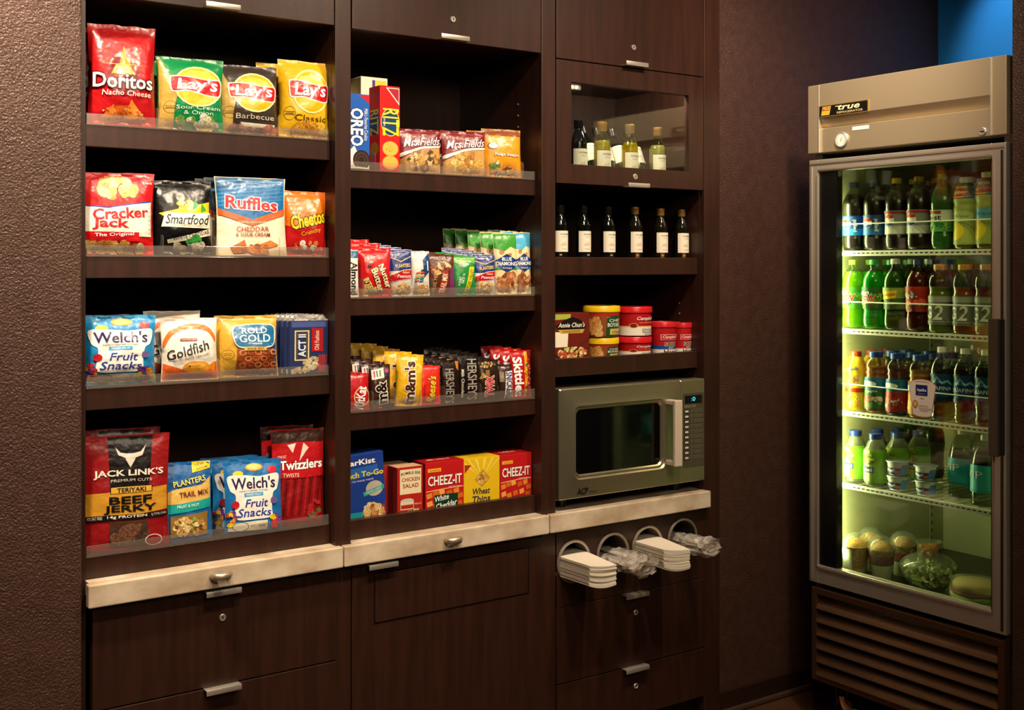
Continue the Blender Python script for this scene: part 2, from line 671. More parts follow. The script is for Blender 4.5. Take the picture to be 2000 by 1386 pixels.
for i, (za, zb) in enumerate(((zg + .0015, .6725), (.235, zg - .0015), (.09, .232))):
    d = part(cab1, 'drawer_front', MB().box(x0 + .009, x1 + .004, -0.0015, 0.02, za, zb, WOOD, 0.0016))
    if i < 2:
        edge_pull(d, W(403, 1150, -.02)[0], W(472, 1150, -.02)[0], zb + .0005, False)
        lock(d, W(434, 1205)[0], zb - (.6725 - W(434, 1205)[1]))
part(cab1, 'plinth', MB().box(x0, x1, 0.03, 0.05, 0.0, 0.088, BLACK))

# ---- cookie and candy cabinet
cab2 = thing('display_cabinet', (1.65, 0.21, 0), 'dark espresso cabinet bay with cookies, nuts, candy and cracker boxes', 'cabinet', 'built-in cabinet bays')
x0, x1 = BAYS[1]
carcass(cab2, x0, x1, 1.3548, 2.0005)
part(cab2, 'stile', MB().box(1.952, 2.0005, 0.0, 0.021, 0.0, 2.75, WOOD, 0.0015))
d = part(cab2, 'upper_door', MB().box(x0 + .003, x1 - .003, -0.001, 0.02, 2.029, 2.74, WOOD, 0.0015))
edge_pull(d, W(862, 80, -.02)[0], W(917, 80, -.02)[0], 2.032, True)
lock(d, *W(884, 38))
S2 = []
for top, bot, lip, dv in ((1.678, 1.630, .020, (724, 783, 860, 942, 1012)), (1.351, 1.304, .022, (702, 757, 806, 838, 882, 925, 962, 1008)), (1.060, 1.011, .025, (720, 765, 812, 860, 930, 985)), (0.783, 0.734, 0, ())):
    dvx = [W(p, 500, Y_SH + .03)[0] for p in dv]
    shelf_part(cab2, x0, x1, top, bot, lip, dvx, 0.012 if not lip else 0.0)
    S2.append(top)
for py in (204, 226, 248, 291):
    yy, zz = FR(1012, py, 1.952)
    part(cab2, 'shelf_pin', MB().lathe([(0.003, 0), (0.003, 0.002), (0.0015, 0.003)], M('c8c0b4', 'metal'), 10, (1.952, yy, zz), 'x'), True)
door = MB()
door.box(x0 + .002, x1 + .002, -0.0015, 0.02, 0.09, 0.6725, WOOD, 0.0016)
d = part(cab2, 'lower_door', door)
xl, zl = W(732, 1121)
xr, zr = W(1030, 1155)
part(d, 'flap_panel', MB().box(xl, xr, -0.0035, 0.0, (zr + W(732, 1217)[1]) / 2, (zl + W(1030, 1071)[1]) / 2, WOOD, 0.0012), False, 'inset wooden flap')
gr = MB()
za, zb = (zr + W(732, 1217)[1]) / 2, (zl + W(1030, 1071)[1]) / 2
for a in ((xl - .004, xr + .004, za - .004, za), (xl - .004, xr + .004, zb, zb + .004), (xl - .004, xl, za, zb), (xr, xr + .004, za, zb)):
    gr.box(a[0], a[1], -0.002, 0.0, a[2], a[3], M('140c09', 'plain'))
part(d, 'flap_groove', gr)
edge_pull(d, W(721, 1100, -.02)[0], W(778, 1100, -.02)[0], 0.673, False)
part(cab2, 'plinth', MB().box(x0, x1, 0.03, 0.05, 0.0, 0.088, BLACK))

# ---- wine and soup cabinet
cab3 = thing('display_cabinet', (2.3, 0.21, 0), 'dark espresso cabinet bay holding wine, soup and the microwave', 'cabinet', 'built-in cabinet bays')
x0, x1 = BAYS[2]
carcass(cab3, x0, x1, 2.0008, 2.60)
part(cab3, 'stile', MB().box(2.582, 2.6505, 0.0, 0.021, 0.0, 2.75, WOOD, 0.0015))
part(cab3, 'filler_panel', MB().box(2.6005, 2.6505, 0.021, Y_BK, 0.0, 2.75, WOOD))
d = part(cab3, 'upper_door', MB().box(x0 + .003, x1 - .003, -0.001, 0.02, 2.0215, 2.74, WOOD, 0.0015))
edge_pull(d, W(1223, 132, -.02)[0], W(1266, 132, -.02)[0], 2.0245, True)
lock(d, *W(1237, 93))
fx0, fx1 = W(1116, 250)[0], W(1345, 250)[0]
fz0, fz1 = (W(1116, 321)[1] + W(1345, 334)[1]) / 2, (W(1116, 160)[1] + W(1345, 187)[1]) / 2
dm = MB()
dm.box(x0 + .003, fx0, -0.001, 0.02, 1.667, 2.0185, WOOD, 0.0012)
dm.box(fx1, x1 - .003, -0.001, 0.02, 1.667, 2.0185, WOOD, 0.0012)
dm.box(fx0 - .002, fx1 + .002, -0.001, 0.02, fz1, 2.0185, WOOD, 0.0012)
dm.box(fx0 - .002, fx1 + .002, -0.001, 0.02, 1.667, fz0, WOOD, 0.0012)
d = part(cab3, 'glass_door', dm)
part(d, 'pane', MB().box(fx0 - .003, fx1 + .003, 0.008, 0.011, fz0 - .003, fz1 + .003, M('eef2ee', 'glass')), False, 'clear glass pane')
edge_pull(d, W(1227, 364, -.02)[0], W(1269, 364, -.02)[0], 1.6655, True)
lock(d, *W(1240, 345))
part(cab3, 'shelf', MB().box(x0 + .001, x1 - .001, 0.024, Y_BK, 1.669, 1.687, WOOD))
part(cab3, 'shelf', MB().box(x0 + .001, x1 - .001, 0.024, Y_BK, 2.002, 2.02, WOOD))
part(cab3, 'added_lamp_disc', MB().lathe([(.03, 1.990), (.032, 1.996), (.032, 2.002)], M('c8c0b0', 'metal'), 24, (2.29, .30, 0)), True)  # added disc that emits nothing; separate fill points light the bottles
for lx in (2.15, 2.42):
    pl = bpy.data.lights.new('bottle_fill_light', 'POINT')
    pl.energy, pl.color, pl.shadow_soft_size = 2.6, (1.0, .88, .68), .012  # added fill points hidden behind the top rail to brighten the bottles
    po = new('bottle_fill_light', pl, None, (lx, .034, 1.992))
shelf_part(cab3, x0, x1, 1.4565, 1.4045)
shelf_part(cab3, x0, x1, 1.164, 1.112, deck=0.012)
S3 = [1.687, 1.4565, 1.164]
for py in (592, 612):
    yy, zz = FR(1327, py, 2.582)
    part(cab3, 'shelf_pin', MB().lathe([(0.003, 0), (0.003, 0.002), (0.0015, 0.003)], M('c8c0b4', 'metal'), 10, (2.582, yy, zz), 'x'), True)
# panel with four round holes for napkins and cutlery
RINGS = [(1121, 1096), (1197, 1081), (1265, 1066), (1333, 1051)]
RC = [W(px, py, -0.003) for px, py in RINGS]
RR = 0.058
pm = MB()


def holed_panel(mb, x0, x1, z0, z1, y0, y1, holes, r, mat):
    n = 24
    xs = [x0] + [(holes[i][0] + holes[i + 1][0]) / 2 for i in range(len(holes) - 1)] + [x1]
    for i, (hx, hz) in enumerate(holes):
        a, b = xs[i], xs[i + 1]
        inner, outer = [], []
        for k in range(n):
            t = 2 * pi * (k + .5) / n
            c, s = cos(t), sin(t)
            inner.append((hx + r * c, hz + r * s))
            q = min(((b - hx) / c if c > 1e-9 else (a - hx) / c if c < -1e-9 else 9), ((z1 - hz) / s if s > 1e-9 else (z0 - hz) / s if s < -1e-9 else 9))
            outer.append((hx + q * c, hz + q * s))
        corners = [(a, z0), (b, z0), (b, z1), (a, z1)]
        vs = [(p[0], y0, p[1]) for p in inner] + [(p[0], y0, p[1]) for p in outer] + [(p[0], y1, p[1]) for p in inner]
        fs = []
        for k in range(n):
            j = (k + 1) % n
            fs.append((k, j, n + j, n + k))
            fs.append((k, 2 * n + k, 2 * n + j, j))
            p, q = outer[k], outer[j]
            if abs(p[0] - q[0]) > 1e-6 and abs(p[1] - q[1]) > 1e-6:
                c = min(corners, key=lambda c: (c[0] - p[0]) ** 2 + (c[1] - p[1]) ** 2 + (c[0] - q[0]) ** 2 + (c[1] - q[1]) ** 2)
                vs.append((c[0], y0, c[1]))
                fs.append((n + k, n + j, len(vs) - 1))
        mb.add(vs, fs, mat)


holed_panel(pm, x0 + .002, x1 - .002, 0.461, 0.682, -0.001, 0.018, RC, RR, WOOD)
npan = part(cab3, 'napkin_panel', pm)
for hx, hz in RC:
    rg = MB()
    pts = [(hx + RR * cos(t * pi / 18), -0.003, hz + RR * sin(t * pi / 18)) for t in range(37)]
    rg.tube(pts, 0.0042, M('b9ad9c', 'metal'), 8, False)
    sl = [(RR, -0.001), (RR - .0015, -0.09), (RR - .004, -.0905), (RR - .003, -0.001)]
    n = 28
    vs, fs = [], []
    for r, y in ((RR - .002, -0.001), (RR - .002, 0.10)):
        vs += [(hx + r * cos(2 * pi * k / n), y, hz + r * sin(2 * pi * k / n)) for k in range(n)]
    fs = [(k, (k + 1) % n, n + (k + 1) % n, n + k) for k in range(n)]
    rg.add(vs, fs, M('8d8070', 'metal'))
    part(npan, 'ring', rg, True, 'brushed metal ring')
for i, (za, zb) in enumerate(((.2425, .4585), (.09, .2395))):
    d = part(cab3, 'drawer_front', MB().box(x0 + .003, x1 - .002, -0.0015, 0.02, za, zb, WOOD, 0.0016))
    edge_pull(d, W(1223, 1157, -.02)[0], W(1268, 1157, -.02)[0], zb + .0005, False)
    lock(d, W(1241, 1195)[0], zb - (.4585 - W(1241, 1195)[1]))
part(cab3, 'plinth', MB().box(x0, x1, 0.03, 0.05, 0.0, 0.088, BLACK))

# ---- stone counters
for i, (pa, pb, lab) in enumerate(((172, 669.5, 'cream stone counter slab with nickel knob under the chip shelves'),
                                   (672, 1071.5, 'cream stone counter slab with nickel knob under the cracker boxes'),
                                   (1074, 1387, 'cream stone counter slab carrying the microwave'))):
    xa, xb = W(pa, 900, -.02)[0], W(pb, 900, -.02)[0]
    t = thing('stone_counter', ((xa + xb) / 2, 0.0, 0.681), lab, 'counter', 'stone counters')
    bx0, bx1 = BAYS[i]
    mb = MB()
    mb.box(xa, xb, -0.024, -0.002, 0.681, 0.7325, MARBLE, 0.003)
    mb.box(bx0 + .0005, bx1 - .0005, -0.006, 0.40, 0.7015 if i < 2 else 0.69, 0.7325, MARBLE)
    part(t, 'slab', mb)
    if i < 2:
        kx, kz = W((433, 887)[i], (1124, 1054)[i], -.035)
        kb = MB()
        pts = [(kx - .019, -.022, kz), (kx - .0185, -.034, kz), (kx - .012, -.041, kz), (kx, -.043, kz), (kx + .012, -.041, kz), (kx + .0185, -.034, kz), (kx + .019, -.022, kz)]
        kb.tube(pts, [.006, .0085, .0095, .0095, .0095, .0085, .006], M('c4b49c', 'metal'), 12)
        part(t, 'knob', kb, 60, 'satin nickel arched knob')

# ================================================================ microwave
mw = thing('microwave_oven', (2.29, 0.2, 0.7325), 'stainless steel commercial microwave oven standing on the stone counter', 'microwave')
MX0, MX1, MZ0, MZ1 = 2.006, 2.574, 0.766, 1.0815
SEAM = W(1323.5, 860)[0]
part(mw, 'case', MB().box(MX0 + .004, MX1 - .004, 0.03, 0.42, MZ0 - .01, MZ1 - .004, M('8d857a', 'brushed'), .004))
STEEL2 = M('c4bb9c', 'foil2')
gx0, gx1 = W(1122, 860)[0], W(1286, 860)[0]
gz0 = (W(1122, 927)[1] + W(1286, 904)[1]) / 2
gz1 = (W(1122, 801)[1] + W(1286, 786)[1]) / 2


def rrect(x0, x1, z0, z1, r, n=6):
    pts = []
    for cx, cz, a in ((x1 - r, z0 + r, -90), (x1 - r, z1 - r, 0), (x0 + r, z1 - r, 90), (x0 + r, z0 + r, 180)):
        for k in range(n + 1):
            t = radians(a + 90 * k / n)
            pts.append((cx + r * cos(t), cz + r * sin(t)))
    return pts


def loops(mb, rings, mat, fill=True):
    """bridge closed loops of (x, z) at depths y, one after the other"""
    vs, fs = [], []
    n = len(rings[0][0])
    for pts, y in rings:
        vs += [(p[0], y, p[1]) for p in pts]
    for i in range(len(rings) - 1):
        for k in range(n):
            fs.append((i * n + k, i * n + (k + 1) % n, (i + 1) * n + (k + 1) % n, (i + 1) * n + k))
    if fill:
        fs.append(tuple((len(rings) - 1) * n + k for k in range(n)))
    mb.add(vs, fs, mat)


dr = MB()
out_ = rrect(MX0, SEAM - .001, MZ0, MZ1, .002)
loops(dr, [(out_, .03), (out_, -.008), (rrect(MX0 + .003, SEAM - .003, MZ0 + .003, MZ1 - .003, .004), -.012),
           (rrect(gx0 - .028, gx1 + .028, gz0 - .026, gz1 + .028, .028), -.014),
           (rrect(gx0 - .014, gx1 + .014, gz0 - .014, gz1 + .014, .022), -.017),
           (rrect(gx0 - .010, gx1 + .010, gz0 - .010, gz1 + .010, .020), -.012),
           (rrect(gx0 - .004, gx1 + .004, gz0 - .004, gz1 + .004, .018), -.012),
           (rrect(gx0, gx1, gz0, gz1, .016), -.006)], STEEL2, False)
door = part(mw, 'door', dr, 30)
wn = MB()
loops(wn, [(rrect(gx0 - .001, gx1 + .001, gz0 - .001, gz1 + .001, .016), -.0065), (rrect(gx0 + .001, gx1 - .001, gz0 + .001, gz1 - .001, .015), -.0066)], M('060606', 'dark_glass'))
part(door, 'window', wn, False, 'black glass window')
hb = MB()
hx0 = W(1298, 850, -.012)[0]
hz1, hz0 = W(1310, 780, -.03)[1], W(1310, 909, -.03)[1]
hb.box(hx0, hx0 + .030, -.060, -.047, hz0, hz1, M('d2c2ae', 'plain'), .003)
hb.box(hx0 + .002, hx0 + .028, -.050, -.011, hz1 - .016, hz1 - .001, M('d2c2ae', 'plain'), .003)
hb.box(hx0 + .002, hx0 + .028, -.050, -.011, hz0 + .001, hz0 + .016, M('d2c2ae', 'plain'), .003)
part(door, 'handle', hb, False, 'pale vertical bar handle')
cp = MB()
loops(cp, [(rrect(SEAM + .0005, MX1, MZ0, MZ1, .002), .03), (rrect(SEAM + .0005, MX1, MZ0, MZ1, .002), -.008), (rrect(SEAM + .003, MX1 - .003, MZ0 + .003, MZ1 - .003, .003), -.012)], STEEL2)
ctl = part(mw, 'control_panel', cp)
kx0, kx1 = W(1329, 850)[0], W(1369, 850)[0]
kz1, kz0 = W(1345, 766)[1], W(1345, 910)[1]
part(ctl, 'keypad', MB().box(kx0, kx1, -.0135, -.011, kz0, kz1, M('4b4638', 'plain'), .0008), False, 'dark membrane keypad')
part(ctl, 'display', MB().box(kx0 + .006, kx1 - .010, -.0145, -.013, kz1 - .032, kz1 - .008, BLACK), False, 'black display')


def flat_text(parent, items, y, finish='card'):
    """items of (string, x, z, width, height, colour[, shear, bold]) printed on a face looking to -Y, world coordinates"""
    mb = MB()
    for it in items:
        s, x, z, w, h, c = it[:6]
        sh, bo = (it[6:] + (0, 0))[:2]
        vs, ts, (a, b, e, f) = text_geo(s, sh, bo)
        pts = [(x + (p[0] - (a + b) / 2) * w / (b - a), y, z + (p[1] - (e + f) / 2) * h / (f - e)) for p in vs]
        k = finish
        if ':' in c:
            c, k = c.split(':')
        mb.add(pts, [t if area2(vs, t) > 0 else t[::-1] for t in ts], M(c, k))
    return part(parent, 'lettering', mb)


flat_text(ctl, [(':0', (kx0 + kx1) / 2 - .003, kz1 - .019, .016, .013, '40e0ff:emit')], -.0148)
for i in range(10):
    z = kz1 - .056 - i * (kz1 - kz0 - .085) / 9
    kb = MB()
    kb.box(kx0 + .003, kx0 + .023, -.0143, -.013, z - .006, z + .006, M('2c2920', 'plain'), .0004)
    b1 = part(ctl, 'button', kb)
    kb2 = MB()
    kb2.box(kx0 + .029, kx1 - .006, -.0141, -.013, z - .006, z + .006, M('57513f', 'plain'), .0004)
    b2 = part(ctl, 'button', kb2)
    part(b1, 'key_mark', MB().box(kx0 + .006, kx0 + .020, -.0147, -.0143, z - .003, z + .003, M('d8d4c8', 'card'), .0001))
    part(b2, 'key_mark', MB().box(kx0 + .040, kx0 + .043, -.0145, -.0141, z - .0015, z + .0015, M('1c1a14', 'card')))
for xx in (kx0 + .003, kx0 + .029):
    part(ctl, 'button', MB().box(xx, xx + .023, -.0142, -.013, kz1 - .046, kz1 - .037, M('6b6552', 'plain'), .0004))
ax, az = W(1140, 959, -.012)
flat_text(door, [('ACP', ax - .006, az + .001, .042, .018, '16130c', .25, .03), ('Amana', ax + .032, az - .003, .028, .008, '2b261a', .25, 0)], -.0142)
for fx in (MX0 + .06, MX1 - .06):
    for fy in (.06, .36):
        part(mw, 'foot', MB().lathe([(.014, .7325), (.016, .757)], BLACK, 14, (fx, fy, 0)), True)

# ================================================================ packaged goods
def spread(px0, px1, ptop, zs, Y):
    a, b = W(px0, 600, Y)[0], W(px1, 600, Y)[0]
    return (a + b) / 2, b - a, W((px0 + px1) / 2, ptop, Y)[1] - zs


def bag(name, label, cat, xc, w, h, d, y, zs, base, ops, group, style='pillow', seed=1, tilt=0, rz=-9, roll=0, seal=.055, finish='film', pinch=.05, nu=16, nv=24, wr=1.0):
    """a filled film bag with its front to -Y: pillow (sealed top and bottom) or pouch (standing on a gusset)"""
    d = d * .86
    rnd = random.Random(seed)
    ph = [rnd.random() * 9 for _ in range(6)]
    lean = rnd.uniform(-.02, .02) * w

    def P(u, v, side):
        s = 2 * u - 1
        if style == 'pillow':
            t = min(max((v - seal) / (1 - 2 * seal), 0), 1)
            prof = max(0, sin(pi * t)) ** .55
            prof *= 1.0 + .12 * cos(pi * t)
        else:
            t = min(max(v / (1 - seal), 0), 1)
            prof = (1 - t) ** .55 * (1 - .25 * (1 - t) ** 6)
        edge = max(0, 1 - abs(s) ** 3.2) ** .6
        hw = w / 2 * (1 - pinch * sin(pi * v) ** .8)
        n1 = noise.noise(Vector((u * 3 + ph[0], v * 4 + ph[1], side * 5))) * .16
        n2 = noise.noise(Vector((u * 7 + ph[2], v * 8 + ph[3], side * 5))) * .07
        fold = (sin(s * 9 + ph[4]) * .10 + sin(s * 17 + ph[5]) * .05) * (max(0, 1 - (1 - v) / .3) ** 2 + (max(0, 1 - v / .22) ** 2 if style == 'pillow' else 0))
        dep = d / 2 * (prof * edge * (1 + (n1 + n2) * wr) + fold * wr * .45 * (1 if .0 < u < 1 else 0))
        jag = noise.noise(Vector((u * 5 + ph[1], ph[2], 0))) * .012 * h * (v > .97)
        x = s * hw + lean * v
        z = v * h + jag + (.012 * h * noise.noise(Vector((v * 6, ph[3], u * 2))) if 0 < v < 1 else 0)
        bend = (v ** 2) * d * .12
        return (x, (-dep if side == 0 else dep * .9) + bend, z)

    grid = [[P(i / nu, j / nv, 0) for i in range(nu + 1)] for j in range(nv + 1)]
    mb = MB()
    vs, fs = [p for row in grid for p in row], []
    N = nu + 1
    for j in range(nv):
        for i in range(nu):
            a = j * N + i
            fs.append((a, a + 1, a + N + 1, a + N))
    back = {}
    for j in range(nv + 1):
        for i in range(nu + 1):
            if i in (0, nu) or j == nv or (j == 0 and style == 'pillow'):
                back[i, j] = j * N + i
            else:
                back[i, j] = len(vs)
                vs.append(P(i / nu, j / nv, 1))
    for j in range(nv):
        for i in range(nu):
            fs.append((back[i + 1, j], back[i, j], back[i, j + 1], back[i + 1, j + 1]))
    if style != 'pillow':
        for i in range(nu):
            q = (i + 1, i, back[i, 0], back[i + 1, 0])
            q = tuple(dict.fromkeys(q))
            if len(q) > 2:
                fs.append(q)
    mb.add(vs, fs, M(base, finish))

    def surf(x, y_, e):
        gx, gy = min(max(x, 0), 1) * nu, min(max(y_, 0), 1) * nv
        i, j = min(int(gx), nu - 1), min(int(gy), nv - 1)
        fx, fy = gx - i, gy - j
        a, b, c, dd = grid[j][i], grid[j][i + 1], grid[j + 1][i], grid[j + 1][i + 1]
        p = [(a[k] * (1 - fx) + b[k] * fx) * (1 - fy) + (c[k] * (1 - fx) + dd[k] * fx) * fy for k in range(3)]
        s = 2 * x - 1
        return (p[0] + e * s * .8, p[1] - e, p[2])

    o = new(name, mb.mesh(name, 70), None, (xc, y, zs), (-radians(tilt), radians(roll), radians(rz)))
    tag(o, label, cat, group)
    Art(o, surf, w, h, finish, .0055, seed).run(ops)
    return o


def carton(name, label, cat, xc, w, h, d, y, zs, base, ops, group, rz=0, side=None, side_ops=(), top=None, top_ops=(), finish='card', ry=0):
    """a printed cardboard box, front face at y, origin at the middle of its base"""
    mb = MB()
    mb.box(-w / 2, w / 2, -d / 2, d / 2, 0, h, M(base, finish), .0012)
    o = new(name, mb.mesh(name), None, (xc, y + d / 2, zs), (0, radians(ry), radians(rz)))
    tag(o, label, cat, group)
    Art(o, lambda x, y_, e: ((x - .5) * w, -d / 2 - e, y_ * h), w, h, finish, None, 3).run(ops)
    if side or side_ops:
        sd = ([('part', 'printed_side'), ('r', .01, .01, .99, .99, side)] if side else [('part', 'printed_side')]) + list(side_ops)
        Art(o, lambda x, y_, e: (-w / 2 - e, d / 2 - x * d, y_ * h), d, h, finish, None, 4).run(sd)
    if top or top_ops:
        sd = ([('part', 'printed_top'), ('r', .01, .01, .99, .99, top)] if top else [('part', 'printed_top')]) + list(top_ops)
        Art(o, lambda x, y_, e: ((x - .5) * w, -d / 2 + y_ * d, h + e), w, d, finish, None, 5).run(sd)
    return o


def radius_at(prof, z):
    for (r0, z0), (r1, z1) in zip(prof, prof[1:]):
        if z0 <= z <= z1 and z1 > z0:
            return r0 + (r1 - r0) * (z - z0) / (z1 - z0)
    return prof[-1][0]


def round_art(o, prof, z0, z1, ops, finish='card', span=pi, turn=0.0):
    r = radius_at(prof, (z0 + z1) / 2)

    def surf(x, y_, e):
        a = (x - .5) * span + turn
        z = z0 + y_ * (z1 - z0)
        q = radius_at(prof, z) + .0008 + e
        return (q * sin(a), -q * cos(a), z)
    Art(o, surf, r * span, z1 - z0, finish, .0055, 7).run(ops)


def smooth_prof(pts, n=4):
    """Catmull-Rom through (r, z) points"""
    out = []
    for i in range(len(pts) - 1):
        p0, p1, p2, p3 = pts[max(i - 1, 0)], pts[i], pts[i + 1], pts[min(i + 2, len(pts) - 1)]
        for k in range(n):
            t = k / n
            q = []
            for a in (0, 1):
                q.append(.5 * (2 * p1[a] + (p2[a] - p0[a]) * t + (2 * p0[a] - 5 * p1[a] + 4 * p2[a] - p3[a]) * t * t + (3 * p1[a] - p0[a] - 3 * p2[a] + p3[a]) * t ** 3))
            out.append((max(q[0], .001), q[1]))
    out.append(pts[-1])
    return out


# ---------------------------------------------------------------- chip shelves
G1 = 'snack bags on the chip shelves'
YF = 0.057
YB = 0.036           # front faces of cartons
Z = S1[0]


def puff(ops_cols, cx, cy, rx, ry, n, size, seed=0):
    return ('b', cx, cy, rx, ry, n, size, ops_cols)


CHIP = ['d9772b', 'e08a33', 'c9601f', 'f0a548']
doritos = [('part', 'flame_picture'), ('e', .5, .5, .24, .22, '7a0c10'), ('p', [(.32, .50), (.40, .60), (.44, .58), (.48, .70), (.52, .80), (.54, .69), (.60, .64), (.61, .58), (.68, .50)], 'f0902a'), ('p', [(.40, .50), (.44, .58), (.47, .56), (.51, .68), (.54, .58), (.57, .59), (.62, .50)], 'ffe08a'),
           ('p', [(.14, .595), (.5, .60), (.86, .595), (.5, .59)], 'ffb84a'), ('part', 'tortilla_chip_picture'), ('p', [(.16, .03), (.82, .05), (.66, .20), (.30, .18)], 'c85a1c'),
           ('p', [(.50, .06), (.84, .08), (.62, .25)], 'e68a35'), ('p', [(.14, .05), (.46, .05), (.36, .20)], 'dd7a2c'), ('b', .5, .12, .30, .07, 26, .018, ['f3a85a', 'c7571b', 'a8431a']),
           ('part', 'lettering'), ('t', 'Doritos', .50, .435, .88, .145, 'f5efe6', {'bold': .03, 'line': '3a0508', 'lw': .05}), ('t', 'Nacho Cheese', .55, .315, .72, .055, 'f2e6da', {'shear': .1, 'bold': .01})]
xc, w, h = spread(172, 302, 48, Z, YF)
b = bag('chip_bag', 'tall glossy red tortilla chip bag, biggest on the top chip shelf', 'snack bag', xc, w, h, .062, YF, Z, 'b01419', doritos, G1, seed=11, tilt=2, roll=.8, wr=1.3)
dup(b, (xc - .020, YF + .062, Z), 'red tortilla chip bag half hidden behind the tall red one')

STAMP = [('o', .19, .30, .11, .085, '6b4e1c', .07), ('r', .10, .315, .28, .321, '6b4e1c'), ('r', .10, .279, .28, .285, '6b4e1c'), ('r', .12, .294, .26, .304, '8a6a34')]


def lays(field, flavour, tan, tcol, lines=1):
    ops = [('part', 'side_panel_print'), ('p', [(.02, .01), (.25, .01), (.24, .30), (.30, .55), (.14, .80), (.06, .98), (.02, .98)], tan)] if tan else [('part', 'side_panel_print')]
    ops += STAMP
    ops += [('part', 'sun_logo'), ('e', .60, .60, .37, .285, 'fff3b0'), ('e', .60, .60, .345, .262, 'f6b813'), ('e', .60, .70, .25, .12, 'fbd34a'),
            ('s', [(.17, .705), (.24, .735), (.45, .735), (.75, .695), (.95, .695), (.95, .52), (.90, .465), (.70, .475), (.45, .515), (.24, .505), (.18, .54)], 'fff6e0'),
            ('s', [(.195, .69), (.25, .72), (.45, .72), (.75, .68), (.925, .68), (.93, .53), (.88, .48), (.70, .49), (.45, .53), (.25, .52), (.20, .55)], 'c8141c'),
            ('t', "Lay's", .585, .60, .62, .215, 'ffffff', {'shear': .12, 'bold': .035}), ('part', 'flavour_lettering')]
    if lines == 2:
        ops += [('t', flavour[0], .60, .305, .66, .055, tcol), ('t', flavour[1], .60, .235, .44, .05, tcol)]
    else:
        ops += [('t', flavour, .60, .255, .62, .075, tcol)]
    return ops


green_pic = [('part', 'chip_picture'), ('b', .6, .10, .30, .08, 16, .06, ['e8d9a0', 'f0e6c0', 'c9b25e', '6c9a3a', 'dfe3d0'])]
bbq_pic = [('part', 'chip_picture'), ('e', .48, .08, .28, .07, '6d2a1c'), ('b', .42, .08, .22, .05, 14, .05, ['a05a3a', 'c99078', '7a3622']), ('p', [(.36, .17), (.92, .15), (.90, .10), (.42, .12)], 'f0ead6'), ('b', .85, .08, .1, .04, 6, .06, ['d8682a', 'b04a1c'])]
cls_pic = [('part', 'chip_picture'), ('b', .6, .09, .32, .09, 18, .10, ['e3a51c', 'f0c04a', 'd0901a', 'b8780f'])]
xc, w, h = spread(306, 434, 112, Z, YF)
b = bag('chip_bag', 'green potato chip bag with yellow sun logo on the top shelf', 'snack bag', xc, w, h, .06, YF, Z, '0d8a4c', lays('g', ('Sour Cream', '& Onion'), 'c9a44e', 'f2f5e8', 2) + green_pic, G1, seed=21, tilt=2)
dup(b, (xc - .012, YF + .075, Z), 'green potato chip bag tucked behind the front green one')
xc, w, h = spread(424, 541, 127, Z, YF)
b = bag('chip_bag', 'charcoal barbecue potato chip bag with yellow sun logo', 'snack bag', xc, w, h, .06, YF, Z, '3d342e', lays('b', 'Barbecue', 'c8a659', 'e8dcc0') + bbq_pic, G1, seed=31, tilt=2)
dup(b, (xc - .014, YF + .075, Z), 'charcoal potato chip bag tucked behind the front barbecue bag')
xc, w, h = spread(543, 639, 118, Z, YF)
b = bag('chip_bag', 'yellow classic potato chip bag with yellow sun logo', 'snack bag', xc, w, h, .06, YF, Z, 'e8b71e', lays('y', 'Classic', None, '4a3410') + cls_pic, G1, seed=41, tilt=1, roll=1.2)
dup(b, (xc - .026, YF + .075, Z), 'yellow potato chip bag tucked behind the classic one')

Z = S1[1]
POP = ['d8a44a', 'e6be6c', 'b8822e', 'f0d48c']
xc, w, h = spread(147, 298, 336, Z, YF)
bag('caramel_popcorn_bag', 'red and white caramel popcorn bag with red lettering', 'snack bag', xc, w, h, .055, YF, Z, 'c3161c',
    [('part', 'popcorn_picture'), ('b', .52, .80, .22, .12, 20, .07, POP), ('part', 'name_panel'), ('p', [(.02, .26), (.96, .22), (.96, .66), (.70, .62), (.40, .57), (.02, .60)], '23409a'),
     ('p', [(.02, .26), (.96, .22), (.96, .64), (.70, .605), (.40, .555), (.02, .585)], 'f2ead8'), ('r', .02, .16, .80, .28, 'c3161c'),
     ('part', 'lettering'), ('t', 'Cracker', .56, .50, .72, .13, 'd01c22', {'bold': .035, 'line': '9a8f88', 'lw': .02, 'rot': 4}), ('t', 'Jack', .43, .37, .46, .14, 'd01c22', {'bold': .035, 'line': '9a8f88', 'lw': .02}),
     ('t', 'The Original', .48, .245, .50, .055, 'ffffff', {'bold': .02, 'rot': 3}), ('t', '0g trans fat', .90, .87, .12, .04, 'ffffff'),
     ('part', 'kernel_picture'), ('b', .45, .08, .42, .06, 34, .055, POP)], G1, seed=51, tilt=2)
xc, w, h = spread(296, 412, 352, Z, YF)
